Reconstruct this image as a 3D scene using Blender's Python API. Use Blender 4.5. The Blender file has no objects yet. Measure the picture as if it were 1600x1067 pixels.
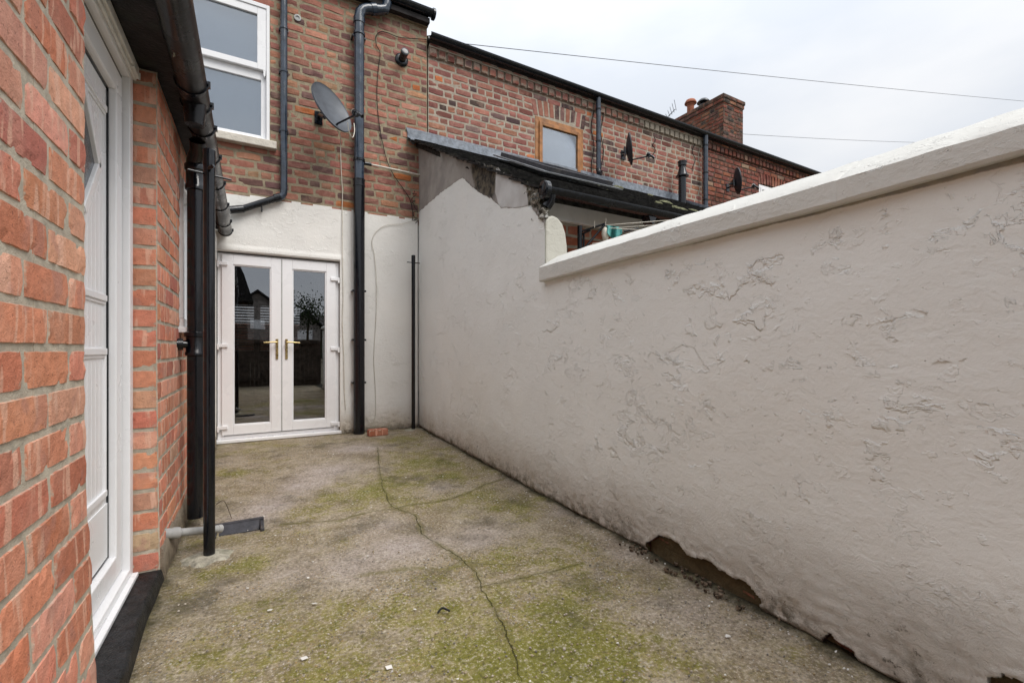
import bpy, math, random
import numpy as np
from mathutils import Vector, noise as mn
random.seed(7); rnd = random.random
def rr(a, b): return a + (b - a) * rnd()
R = math.radians
# ------------------------------------------------------------------ camera model (used only to measure the photograph)
F, CX, CY = 715.0, 800.0, 545.0
TH = R(29.9); SA, CA = math.sin(TH), math.cos(TH)
EYE = 1.0
def ray(x, y):
    u = (x - CX) / F; v = (CY - y) / F
    return (SA + CA * u, CA - SA * u, v)
def onY(x, y, Y):
    d = ray(x, y); t = Y / d[1]; return (d[0] * t, Y, EYE + d[2] * t)
WA, WB = 1.6549, 0.0252
def XW(Y): return WA + WB * Y
def onW(x, y, off=0.0):
    d = ray(x, y); t = (WA + off) / (d[0] - WB * d[1]); return (d[0] * t, d[1] * t, EYE + d[2] * t)
def XL(Y): return -0.38 + 0.015 * Y
def gz(X, Y):
    z = 0.0
    if Y > 2.6: z += 0.05 * min(1.0, (Y - 2.6) / 2.8)
    return z
def onG(x, y):
    d = ray(x, y); z = 0.0
    for _ in range(4):
        t = (z - EYE) / d[2]; z = gz(d[0] * t, d[1] * t)
    return (d[0] * t, d[1] * t, z)
YB = 5.40          # plane of the terrace's rear wall
# ------------------------------------------------------------------ mesh helpers
COL = bpy.context.scene.collection
class MB:
    def __init__(s): s.v = []; s.f = []; s.at = {}
    def box(s, x0, x1, y0, y1, z0, z1):
        if x0 > x1: x0, x1 = x1, x0
        if y0 > y1: y0, y1 = y1, y0
        if z0 > z1: z0, z1 = z1, z0
        b = len(s.v)
        s.v += [(x0,y0,z0),(x1,y0,z0),(x1,y1,z0),(x0,y1,z0),(x0,y0,z1),(x1,y0,z1),(x1,y1,z1),(x0,y1,z1)]
        s.f += [tuple(b+i for i in q) for q in ((0,3,2,1),(4,5,6,7),(0,1,5,4),(1,2,6,5),(2,3,7,6),(3,0,4,7))]
        return s
    def obox(s, c, ax, ay, az):
        """box from centre and three half-axis vectors"""
        b = len(s.v); c = Vector(c); ax = Vector(ax); ay = Vector(ay); az = Vector(az)
        for sz in (-1, 1):
            for sx, sy in ((-1,-1),(1,-1),(1,1),(-1,1)):
                s.v.append(tuple(c + ax*sx + ay*sy + az*sz))
        s.f += [tuple(b+i for i in q) for q in ((0,3,2,1),(4,5,6,7),(0,1,5,4),(1,2,6,5),(2,3,7,6),(3,0,4,7))]
        return s
    def prism(s, poly, o, ux, uy, ext):
        """2D polygon placed at o with axes ux,uy, extruded by ext"""
        o = Vector(o); ux = Vector(ux); uy = Vector(uy); ext = Vector(ext); b = len(s.v); n = len(poly)
        for k in (0, 1):
            for p in poly: s.v.append(tuple(o + ux*p[0] + uy*p[1] + ext*k))
        s.f.append(tuple(b+i for i in range(n-1, -1, -1))); s.f.append(tuple(b+n+i for i in range(n)))
        for i in range(n):
            j = (i+1) % n; s.f.append((b+i, b+j, b+n+j, b+n+i))
        return s
    def tube(s, pts, r, n=12, cap=True):
        pts = [Vector(p) for p in pts]; rs = r if isinstance(r, (list, tuple)) else [r]*len(pts)
        up = None; rings = []
        for i, p in enumerate(pts):
            d = (pts[min(i+1, len(pts)-1)] - pts[max(i-1, 0)])
            if d.length < 1e-9: d = Vector((0,0,1))
            d.normalize()
            if up is None:
                up = Vector((0,0,1)) if abs(d.z) < .9 else Vector((1,0,0))
            a = d.cross(up)
            if a.length < 1e-4: a = d.cross(Vector((0,1,0)))
            a.normalize(); bb = a.cross(d).normalized(); up = bb
            base = len(s.v)
            for k in range(n):
                t = 2*math.pi*k/n
                s.v.append(tuple(p + (a*math.cos(t) + bb*math.sin(t))*rs[i]))
            rings.append(base)
        for i in range(len(rings)-1):
            for k in range(n):
                k2 = (k+1) % n
                s.f.append((rings[i]+k, rings[i]+k2, rings[i+1]+k2, rings[i+1]+k))
        if cap:
            s.f.append(tuple(rings[0]+k for k in range(n-1, -1, -1))); s.f.append(tuple(rings[-1]+k for k in range(n)))
        return s
    def lathe(s, prof, c, n=20, axis=(0,0,1)):
        """prof: (radius, height) pairs"""
        ax = Vector(axis).normalized(); c = Vector(c)
        return s.tube_rings([(c + ax*h, r) for r, h in prof], ax, n)
    def tube_rings(s, pr, ax, n):
        a = ax.cross(Vector((0,0,1)) if abs(ax.z) < .9 else Vector((1,0,0))).normalized(); b2 = a.cross(ax).normalized()
        rings = []
        for p, r in pr:
            base = len(s.v); r = max(r, 1e-4)
            for k in range(n):
                t = 2*math.pi*k/n; s.v.append(tuple(p + (a*math.cos(t) + b2*math.sin(t))*r))
            rings.append(base)
        for i in range(len(rings)-1):
            for k in range(n):
                k2 = (k+1) % n; s.f.append((rings[i]+k, rings[i]+k2, rings[i+1]+k2, rings[i+1]+k))
        s.f.append(tuple(rings[0]+k for k in range(n-1, -1, -1))); s.f.append(tuple(rings[-1]+k for k in range(n)))
        return s
    def build(s, name, m, parent=None, smooth=None, bevel=0, **tags):
        o = Vector((0,0,0)); p = parent
        if p is not None: o = ORG[p.name]
        me = bpy.data.meshes.new(name)
        me.from_pydata([(x-o.x, y-o.y, z-o.z) for x, y, z in s.v], [], s.f)
        me.update()
        for k, (ty, dat) in s.at.items():
            a = me.attributes.new(k, ty, 'POINT')
            key = {'FLOAT':'value', 'FLOAT_COLOR':'color', 'FLOAT_VECTOR':'vector'}[ty]
            a.data.foreach_set(key, np.array(dat, dtype=np.float32).ravel())
        if smooth is not None:
            me.shade_smooth(); me.set_sharp_from_angle(angle=R(smooth))
        ob = bpy.data.objects.new(name, me); COL.objects.link(ob)
        me.materials.append(m)
        if parent is not None: ob.parent = parent
        ORG[ob.name] = o
        if bevel:
            b = ob.modifiers.new('bevel', 'BEVEL'); b.width = bevel; b.segments = 2; b.limit_method = 'ANGLE'; b.angle_limit = R(40)
        for k, v in tags.items(): ob[k] = v
        return ob
ORG = {}
def thing(name, label, cat, loc=(0,0,0), group=None):
    o = bpy.data.objects.new(name, None); COL.objects.link(o); o.location = loc; o.empty_display_size = .1
    o['label'] = label; o['category'] = cat
    if group: o['group'] = group
    ORG[o.name] = Vector(loc); return o
# ------------------------------------------------------------------ material helpers
class M:
    def __init__(s, name, rough=.7, spec=.3):
        s.m = bpy.data.materials.new(name); s.m.use_nodes = True; s.t = s.m.node_tree
        s.b = s.t.nodes['Principled BSDF']; s.b.inputs['Roughness'].default_value = rough
        s.b.inputs['Specular IOR Level'].default_value = spec
        s.g = s.t.nodes.new('ShaderNodeNewGeometry'); s.P = s.g.outputs['Position']
    def n(s, ty, **k):
        nd = s.t.nodes.new(ty)
        for a, b in k.items(): setattr(nd, a, b)
        return nd
    def put(s, sock, v):
        if isinstance(v, bpy.types.NodeSocket): s.t.links.new(v, sock)
        elif isinstance(v, (tuple, list)):
            sock.default_value = tuple(v) + (1,) if len(v) == 3 and sock.type == 'RGBA' else v
        else: sock.default_value = v
    def noise(s, scale, detail=4, rough=.55, vec=None, dist=0, out='Fac'):
        nd = s.n('ShaderNodeTexNoise'); s.put(nd.inputs['Vector'], vec or s.P)
        nd.inputs['Scale'].default_value = scale; nd.inputs['Detail'].default_value = detail
        nd.inputs['Roughness'].default_value = rough; nd.inputs['Distortion'].default_value = dist
        return nd.outputs[out]
    def vor(s, scale, feat='F1', out='Distance', vec=None, rand=1):
        nd = s.n('ShaderNodeTexVoronoi', feature=feat); s.put(nd.inputs['Vector'], vec or s.P)
        nd.inputs['Scale'].default_value = scale; nd.inputs['Randomness'].default_value = rand
        return nd.outputs[out]
    def mth(s, op, a, b=0.0, c=0.0, clamp=False):
        nd = s.n('ShaderNodeMath', operation=op, use_clamp=clamp)
        s.put(nd.inputs[0], a); s.put(nd.inputs[1], b)
        if op in ('MULTIPLY_ADD',): s.put(nd.inputs[2], c)
        return nd.outputs[0]
    def mr(s, v, a, b, c=0.0, d=1.0, smooth=True):
        nd = s.n('ShaderNodeMapRange', clamp=True, interpolation_type='SMOOTHSTEP' if smooth else 'LINEAR')
        s.put(nd.inputs['Value'], v); nd.inputs['From Min'].default_value = a; nd.inputs['From Max'].default_value = b
        nd.inputs['To Min'].default_value = c; nd.inputs['To Max'].default_value = d
        return nd.outputs[0]
    def mix(s, fac, a, b, mode='MIX'):
        nd = s.n('ShaderNodeMix', data_type='RGBA', blend_type=mode)
        s.put(nd.inputs['Factor'], fac); s.put(nd.inputs['A'] if False else nd.inputs[6], a); s.put(nd.inputs[7], b)
        return nd.outputs[2]
    def attr(s, name, out='Fac'):
        nd = s.n('ShaderNodeAttribute', attribute_name=name); return nd.outputs[out]
    def scl(s, vec, k):
        nd = s.n('ShaderNodeVectorMath', operation='MULTIPLY'); s.put(nd.inputs[0], vec); nd.inputs[1].default_value = k
        return nd.outputs[0]
    def vadd(s, a, b):
        nd = s.n('ShaderNodeVectorMath', operation='ADD'); s.put(nd.inputs[0], a); s.put(nd.inputs[1], b); return nd.outputs[0]
    def sep(s, vec, i):
        nd = s.n('ShaderNodeSeparateXYZ'); s.put(nd.inputs[0], vec); return nd.outputs[i]
    def bump(s, h, dist=.002, strength=1.0, normal=None):
        nd = s.n('ShaderNodeBump'); s.put(nd.inputs['Height'], h); nd.inputs['Distance'].default_value = dist
        s.put(nd.inputs['Strength'], strength)
        if normal: s.put(nd.inputs['Normal'], normal)
        return nd.outputs[0]
    def fin(s, col=None, normal=None, rough=None, metal=None):
        if col is not None: s.put(s.b.inputs['Base Color'], col)
        if normal is not None: s.put(s.b.inputs['Normal'], normal)
        if rough is not None: s.put(s.b.inputs['Roughness'], rough)
        if metal is not None: s.put(s.b.inputs['Metallic'], metal)
        return s.m
def simple(name, col, rough=.5, spec=.4, var=.12, nscale=30, bump=.0006, dirt=None, metal=None):
    m = M(name, rough, spec)
    f = m.noise(nscale, 5, .6)
    dark = tuple(c*(1-var*1.6) for c in col); lite = tuple(min(1, c*(1+var)) for c in col)
    c = m.mix(m.mr(f, .3, .7), dark, lite)
    if dirt:
        c = m.mix(m.mth('MULTIPLY', m.mr(m.noise(6, 8, .7), .5, .75), dirt[1]), c, dirt[0])
    r = m.mr(m.noise(nscale*.6, 4), .3, .7, max(0, rough-.1), min(1, rough+.12))
    return m.fin(c, m.bump(m.noise(nscale*4, 3), bump), r, metal)
MAT = {}
MAT['upvc'] = simple('white_upvc', (.83,.83,.84), .3, .5, .012, 6, .0001, ((.60,.58,.52), .07))
MAT['upvc_cream'] = simple('cream_upvc', (.76,.75,.71), .4, .4, .06, 14, .0003, ((.3,.28,.22), .3))
MAT['black'] = simple('black_painted_iron', (.004,.005,.008), .15, .55, .15, 40, .0004)
MAT['blackpl'] = simple('black_plastic', (.006,.008,.012), .20, .5, .2, 30, .0003, ((.03,.03,.03), .15))
MAT['gutter'] = simple('weathered_black_gutter', (.008,.008,.010), .28, .4, .4, 14, .0006, ((.07,.066,.06), .4))
MAT['bluepipe'] = simple('blue_grey_pipe', (.022,.036,.058), .2, .8, .25, 12, .0003, ((.06,.07,.08), .35))
MAT['fascia'] = simple('old_black_timber', (.008,.008,.009), .5, .3, .5, 20, .003, ((.07,.08,.065), .5))
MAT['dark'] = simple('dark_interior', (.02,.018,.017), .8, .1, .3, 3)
MAT['floorint'] = simple('dark_floor', (.05,.04,.03), .4, .3, .3, 5)
MAT['brass'] = simple('brass', (.55,.42,.20), .3, .5, .15, 60, .0002, None, 1.0)
MAT['greypl'] = simple('grey_plastic', (.36,.36,.35), .45, .4, .1, 20, .0005, ((.14,.13,.1), .5))
MAT['gully'] = simple('dark_grey_plastic', (.035,.035,.042), .5, .4, .2, 30, .001, ((.18,.15,.11), .5))
MAT['lead'] = simple('lead_sheet', (.19,.215,.25), .5, .4, .22, 18, .004, ((.33,.35,.38), .5))
MAT['slate'] = simple('mossy_dark_tile', (.022,.021,.020), .75, .2, .5, 26, .004, ((.085,.085,.06), .45))
MAT['moss'] = simple('roof_moss', (.15,.15,.09), .95, .05, .5, 60, .004, ((.22,.20,.15), .5))
MAT['dish'] = simple('dark_grey_dish', (.085,.095,.11), .45, .4, .12, 8, .0005, ((.05,.05,.05), .3))
MAT['dishb'] = simple('black_dish', (.02,.022,.028), .5, .4, .2, 8, .0005)
MAT['galv'] = simple('galvanised_steel', (.32,.34,.36), .4, .5, .2, 30, .0005, None, .7)
MAT['cablew'] = simple('white_cable', (.62,.58,.5), .5, .3, .1, 30)
MAT['cabled'] = simple('black_cable', (.02,.02,.02), .6, .3, .2, 30)
MAT['wire'] = simple('grey_wire', (.12,.12,.13), .6, .3, .1, 30)
MAT['oak'] = simple('golden_oak_frame', (.36,.155,.05), .4, .4, .25, 12, .0006)
MAT['sill'] = simple('painted_stone_sill', (.62,.575,.50), .8, .2, .08, 12, .006, ((.3,.27,.2), .35))
MAT['whiteboard'] = simple('white_board', (.82,.82,.83), .6, .3, .06, 6, .001, ((.3,.28,.26), .3))
MAT['terracotta'] = simple('terracotta', (.33,.12,.07), .8, .2, .25, 12, .002, ((.05,.04,.035), .5))
MAT['timber'] = simple('brown_fence_timber', (.075,.058,.045), .8, .2, .3, 8, .003)
MAT['teal'] = simple('teal_net', (.12,.38,.36), .7, .2, .2, 60)
MAT['curtain'] = simple('net_curtain', (.40,.47,.54), .9, .1, .03, 3)
MAT['tar'] = simple('black_bitumen_paint', (.011,.011,.012), .5, .4, .5, 26, .006, ((.06,.055,.045), .35))
MAT['footing'] = simple('pale_mortar', (.36,.335,.27), .9, .1, .3, 22, .006, ((.11,.12,.05), .7))
MAT['flake'] = simple('white_paint_chip', (.68,.66,.62), .7, .3, .1, 20)
MAT['leafdark'] = simple('dark_foliage', (.03,.045,.015), .7, .2, .4, 3)
MAT['barkd'] = simple('bark', (.06,.045,.03), .9, .1, .3, 10)
MAT['houserear'] = simple('pale_house_wall', (.25,.22,.2), .8, .2, .2, 2)
MAT['rooftile'] = simple('dark_roof_tiles', (.03,.027,.027), .8, .2, .3, 5)
MAT['blind'] = simple('blind_slats', (.5,.48,.46), .5, .3, .1, 10)
def glassmat(name, refl, tint, trans=.85):
    m = M(name); t = m.t
    gl = m.n('ShaderNodeBsdfGlossy'); gl.inputs['Roughness'].default_value = 0.003; gl.inputs['Color'].default_value = (.93,.96,1,1)
    tr = m.n('ShaderNodeBsdfTransparent'); tr.inputs['Color'].default_value = tint + (1,)
    lw = m.n('ShaderNodeFresnel'); lw.inputs['IOR'].default_value = 1.45
    nb = m.bump(m.noise(1.3, 1, .4), .0015); m.put(gl.inputs['Normal'], nb)
    f = m.mth('ADD', m.mth('MULTIPLY', lw.outputs[0], 1.3), refl, clamp=True)
    mx = m.n('ShaderNodeMixShader'); m.put(mx.inputs[0], f); t.links.new(tr.outputs[0], mx.inputs[1]); t.links.new(gl.outputs[0], mx.inputs[2])
    out = [n for n in t.nodes if n.type == 'OUTPUT_MATERIAL'][0]; t.links.new(mx.outputs[0], out.inputs['Surface'])
    return m.m
MAT['glass'] = glassmat('door_glass', .17, (.6,.6,.6))
MAT['glassw'] = glassmat('window_glass', .16, (.85,.88,.9))
# ---- brick
def brickmat(name, mortar, band=0.0, bandcol=(.6,.36,.24), smear=.5, smw=.012, soot=.4, sootcol=(.02,.018,.017), nb=.002, scale=1.0):
    m = M(name, .88, .15)
    col = m.attr('bcol', 'Color'); edge = m.attr('edge'); buv = m.attr('buv', 'Vector')
    f = m.noise(34*scale, 6, .65)
    c = m.mix(m.mr(f, .25, .75, 0, .55), col, m.mix(.5, col, (.05,.03,.025)), 'MIX')
    c = m.mix(m.mr(m.noise(9, 5, .6), .45, .7, 0, .35), c, m.mix(.6, col, (.72,.45,.34)))
    if band:
        b = m.noise(1.0, 3, .5, m.scl(buv, (26, 3.2, 40)))
        c = m.mix(m.mth('MULTIPLY', m.mr(b, .56, .62), band), c, bandcol)
        b2 = m.noise(1.0, 2, .5, m.vadd(m.scl(buv, (10, 9, 31)), (5, 3, 1)))
        c = m.mix(m.mth('MULTIPLY', m.mr(b2, .58, .66), band*.8), c, (.42,.22,.18))
        sp = m.noise(120, 2, .5)
        c = m.mix(m.mth('MULTIPLY', m.mr(sp, .66, .70), .5), c, (.14,.06,.045))
    # soot / weathering patches
    s = m.noise(2.4, 8, .72)
    c = m.mix(m.mth('MULTIPLY', m.mr(s, .52, .72), soot), c, sootcol)
    rn = m.noise(1.0, 6, .6, m.scl(m.P, (3.0, 3.0, .45)))
    c = m.mix(m.mth('MULTIPLY', m.mr(rn, .50, .68), soot*.9), c, m.mix(.75, c, sootcol))
    # mortar smeared over arrises
    e = m.mth('ADD', edge, m.mth('MULTIPLY', m.mth('SUBTRACT', m.noise(60, 5, .65), .5), smw*3.2))
    mcol = m.mix(m.mr(m.noise(25, 5), .3, .7), tuple(x*.72 for x in mortar), mortar)
    mcol = m.mix(m.mr(m.noise(1.7, 6, .6), .5, .7, 0, .5), mcol, tuple(x*.6 for x in mortar))
    c = m.mix(m.mth('MULTIPLY', m.mr(e, 0, smw, 1, 0), smear), c, mcol)
    ismort = m.mr(edge, -.5, -.4, 1, 0)
    c = m.mix(ismort, c, mcol)
    h = m.mth('ADD', m.mth('MULTIPLY', m.noise(70*scale, 5, .65), 1.0), m.mth('MULTIPLY', m.noise(300*scale, 2, .5), .35))
    return m.fin(c, m.bump(h, nb))
MAT['brick_near'] = brickmat('red_pressed_brick', (.56,.50,.40), band=.55, bandcol=(.80,.50,.37), smear=.85, smw=.0045, soot=.12, nb=.0034)
MAT['brick_house'] = brickmat('old_mottled_brick', (.35,.29,.20), smear=.75, smw=.006, soot=.26, nb=.005, scale=.7)
MAT['brick_next'] = brickmat('old_pink_brick', (.44,.385,.31), smear=.75, smw=.006, soot=.24, nb=.004, scale=.7)
MAT['brick_far'] = brickmat('dark_red_brick', (.13,.095,.075), smear=.5, smw=.007, soot=.25, nb=.004, scale=.7)
MAT['brick_chim'] = brickmat('sooty_chimney_brick', (.15,.11,.08), smear=.5, smw=.007, soot=.75, nb=.004, scale=.7)
MAT['brick_hole'] = brickmat('damp_crumbling_brick', (.13,.10,.055), smear=.9, smw=.016, soot=.5, nb=.01)
PAL_NEAR = [((.72,.29,.18),5), ((.64,.235,.145),4), ((.76,.37,.25),2.5), ((.54,.20,.14),2.5), ((.62,.33,.24),.7), ((.62,.43,.30),.2)]
PAL_HOUSE = [((.40,.175,.125),6), ((.35,.15,.11),5), ((.28,.125,.10),3), ((.46,.22,.14),2), ((.16,.09,.078),1.6), ((.33,.18,.11),.6), ((.46,.15,.05),.35), ((.16,.09,.08),1.5)]
PAL_NEXT = [((.36,.15,.115),6), ((.30,.125,.10),5), ((.21,.08,.065),2), ((.34,.15,.10),2), ((.09,.06,.055),1.3), ((.50,.16,.06),.3), ((.20,.12,.11),1.4)]
PAL_FAR = [((.24,.078,.052),5), ((.20,.065,.048),4), ((.17,.07,.058),2), ((.30,.11,.06),1.5), ((.13,.07,.06),1), ((.30,.20,.14),.3)]
PAL_CHIM = [((.22,.07,.045),4), ((.13,.06,.048),3), ((.05,.042,.04),3), ((.26,.11,.06),1.5)]
def pick(pal):
    t = rnd()*sum(w for _, w in pal)
    for c, w in pal:
        t -= w
        if t <= 0: break
    k = rr(.86, 1.14); return (c[0]*k*rr(.95,1.05), c[1]*k*rr(.93,1.07), c[2]*k*rr(.93,1.07), 1)
class BW(MB):
    """brickwork: every brick is modelled with worn arrises over a recessed mortar bed"""
    def __init__(s, pal, gauge=.086, L=.235, joint=.011, fine=False, rough=1.0, proud=.007):
        super().__init__(); s.pal = pal; s.g = gauge; s.L = L; s.j = joint; s.fine = fine; s.r = rough; s.pr = proud
        s.bc = []; s.ed = []; s.uv = []; s.id = 0
    def brick(s, a, b, z0, z1, mp, col=None):
        col = col or pick(s.pal); L = b-a; H = z1-z0; s.id += 1; i0 = s.id
        if L < .02: return
        c = min(.0036 if s.fine else .008, L*.2)
        st = .022 if s.fine else .06
        nx = max(1, int((L-2*c)/st)); xs = [0, c] + [c + (L-2*c)*k/nx for k in range(1, nx)] + [L-c, L]
        ny = 3 if s.fine else 2; ys = [0, c] + [c + (H-2*c)*k/ny for k in range(1, ny)] + [H-c, H]
        base = len(s.v); W = len(xs); Hn = len(ys); tilt = rr(-.0016, .0016)*s.r; off = rr(-.0015, .0015)*s.r
        kx = rr(-.002, .002)*s.r
        for j, y in enumerate(ys):
            for i, x in enumerate(xs):
                ring = (i in (0, W-1)) or (j in (0, Hn-1)); r2 = (i in (1, W-2)) or (j in (1, Hn-2))
                corner = (i in (0, 1, W-1, W-2)) and (j in (0, 1, Hn-1, Hn-2))
                jj = .0009 if s.fine else .0018; dx = rr(-1, 1)*jj*s.r; dy = rr(-1, 1)*jj*s.r
                if ring:
                    w = -.011
                    if corner: q_ = .0018 if s.fine else .005; dx += (q_ if i < 2 else -q_)*s.r; dy += (q_*.8 if j < 2 else -q_*.8)*s.r
                elif r2:
                    w = rr(-.0016, .0006)*s.r
                    if rnd() < (.14 if s.fine else .07)*s.r: w -= rr(.001, .005)
                    if corner: w -= .002*s.r
                else: w = rr(-.0006, .0006)*s.r
                if not ring: w += off + tilt*(x/L-.5)
                s.v.append(mp(a+x+dx, z0+y+dy+kx*(x/L-.5), w+s.pr))
                s.bc.append(col); s.ed.append(max(0, min(min(x, L-x), min(y, H-y)))); s.uv.append((x+i0*.37, y, i0*.173))
        for j in range(Hn-1):
            for i in range(W-1):
                q = base+j*W+i; s.f.append((q, q+1, q+W+1, q+W))
    def wall(s, u0, u1, z0, z1, mp, holes=(), step=.25, bond='mix', phase=0.0, mcut=None, head=None, anchor=None):
        # mortar
        us = sorted(set([u0, u1] + [h[i] for h in holes for i in (0, 1) if u0 < h[i] < u1]))
        zs = sorted(set([z0, z1] + [h[i] for h in holes for i in (2, 3) if z0 < h[i] < z1]))
        def sub(l):
            o = [l[0]]
            for a, b in zip(l, l[1:]):
                n = max(1, int(round((b-a)/step)))
                for k in range(1, n+1): o.append(a+(b-a)*k/n)
            return o
        us = sub(us); zs = sub(zs)
        idx = {}
        for i, u in enumerate(us):
            for j, z in enumerate(zs):
                idx[i, j] = len(s.v); s.v.append(mp(u, z, -.0025)); s.bc.append((0,0,0,1)); s.ed.append(-1); s.uv.append((0,0,0))
        for i in range(len(us)-1):
            for j in range(len(zs)-1):
                cu = (us[i]+us[i+1])/2; cz = (zs[j]+zs[j+1])/2
                if any(h[0] < cu < h[1] and h[2] < cz < h[3] for h in holes): continue
                s.f.append((idx[i,j], idx[i+1,j], idx[i+1,j+1], idx[i,j+1]))
        k = 0; z = z0
        while z < z1-.02:
            zt = min(z+s.g, z1); zc = (z+zt)/2
            segs = [(u0, u1)]
            for h in holes:
                if h[2] < zc < h[3]:
                    ns = []
                    for a, b in segs:
                        if h[1] <= a or h[0] >= b: ns.append((a, b)); continue
                        if h[0] > a: ns.append((a, h[0]))
                        if h[1] < b: ns.append((h[1], b))
                    segs = ns
            # joints positions for whole row
            A = anchor if anchor is not None else u0
            if bond == 'mix':
                kk = (k % 4)
                cuts = []; u = u0-.3-rnd()*.1
                while u < u1+.3:
                    l = s.L*.5 if (kk == 3 or rnd() < .13) else s.L
                    u += l*rr(.97, 1.03); cuts.append(u)
            elif bond == 'run':
                o = (s.L*.5 if k % 2 else 0)
                cuts = [A+o+s.L*i+rr(-.004, .004) for i in range(-60, 60)]
            elif bond == 'head':
                cuts = [A+s.L*.5*i for i in range(-120, 120)]
            for a, b in segs:
                cc = [a] + [c for c in cuts if a+.045 < c < b-.045] + [b]
                for p, q in zip(cc, cc[1:]):
                    gj = s.j*rr(.8, 1.25)
                    s.brick(p+(gj/2 if p > a else .001), q-(gj/2 if q < b else .001), z+s.j/2*rr(.8, 1.2), zt-s.j/2*rr(.8, 1.2), mp)
            z += s.g; k += 1
        return s
    def done(s, name, m, parent, **t):
        # vertices added through box()/prism() have no attributes yet
        while len(s.bc) < len(s.v): s.bc.append((.1,.08,.07,1)); s.ed.append(-1); s.uv.append((0,0,0))
        s.at = {'bcol':('FLOAT_COLOR', s.bc), 'edge':('FLOAT', s.ed), 'buv':('FLOAT_VECTOR', s.uv)}
        return s.build(name, m, parent, **t)
# ---- rendered (plastered) sheets
def sdpoly(pts, poly):
    P = np.array(pts); n = len(poly); d = np.full(len(P), 1e9); ins = np.zeros(len(P), bool)
    for i in range(n):
        a = np.array(poly[i]); b = np.array(poly[(i+1) % n]); e = b-a; w = P-a
        t = np.clip((w@e)/(e@e+1e-12), 0, 1); dd = np.linalg.norm(w-t[:, None]*e, axis=1); d = np.minimum(d, dd)
        c = ((a[1] <= P[:, 1]) & (b[1] > P[:, 1])) | ((b[1] <= P[:, 1]) & (a[1] > P[:, 1]))
        with np.errstate(divide='ignore', invalid='ignore'):
            xi = a[0] + (P[:, 1]-a[1])/(b[1]-a[1]+1e-15)*e[0]
        ins ^= (c & (P[:, 0] < xi))
    return np.where(ins, d, -d)
def sdline(pts, line):
    P = np.array(pts); d = np.full(len(P), 1e9)
    for a, b in zip(line, line[1:]):
        a = np.array(a); b = np.array(b); e = b-a; w = P-a
        t = np.clip((w@e)/(e@e+1e-12), 0, 1); d = np.minimum(d, np.linalg.norm(w-t[:, None]*e, axis=1))
    return d
def sdsigned(pts, line):
    P = np.array(pts); d = np.full(len(P), 1e9); sg = np.ones(len(P))
    for a, b in zip(line, line[1:]):
        a = np.array(a); b = np.array(b); e = b-a; w = P-a
        t = np.clip((w@e)/(e@e+1e-12), 0, 1); dd = np.linalg.norm(w-t[:, None]*e, axis=1); cs = np.sign(e[0]*w[:, 1]-e[1]*w[:, 0]+1e-12)
        k = dd < d; d = np.where(k, dd, d); sg = np.where(k, cs, sg)
    return d*sg
def sheet(us, zs, mp, disp=None, skip=None, depth=.02):
    mb = MB(); W = len(us); H = len(zs); pts = [(u, z) for z in zs for u in us]
    ok = np.ones((H-1, W-1), bool)
    if skip is not None:
        cen = [((us[i]+us[i+1])/2, (zs[j]+zs[j+1])/2) for j in range(H-1) for i in range(W-1)]
        ok = ~np.array(skip(cen)).reshape(H-1, W-1)
    mb.v = [mp(u, z, disp(u, z) if disp else 0) for u, z in pts]
    uz = list(pts)
    from collections import Counter
    ec = {}
    for j in range(H-1):
        for i in range(W-1):
            if ok[j, i]:
                q = j*W+i; f = (q, q+1, q+W+1, q+W); mb.f.append(f)
                for a, b in zip(f, f[1:]+f[:1]):
                    k = (b, a)
                    if k in ec: del ec[k]
                    else: ec[a, b] = 1
    back = {}
    for a, b in list(ec):
        for q in (a, b):
            if q not in back:
                u, z = uz[q]; back[q] = len(mb.v); mb.v.append(mp(u, z, -depth)); uz.append((u, z))
        mb.f.append((b, a, back[a], back[b]))
    # drop unused vertices
    used = sorted({i for f in mb.f for i in f}); re = {o: n for n, o in enumerate(used)}
    mb.v = [mb.v[i] for i in used]; mb.f = [tuple(re[i] for i in f) for f in mb.f]; mb.uz = [uz[i] for i in used]
    return mb
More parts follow.
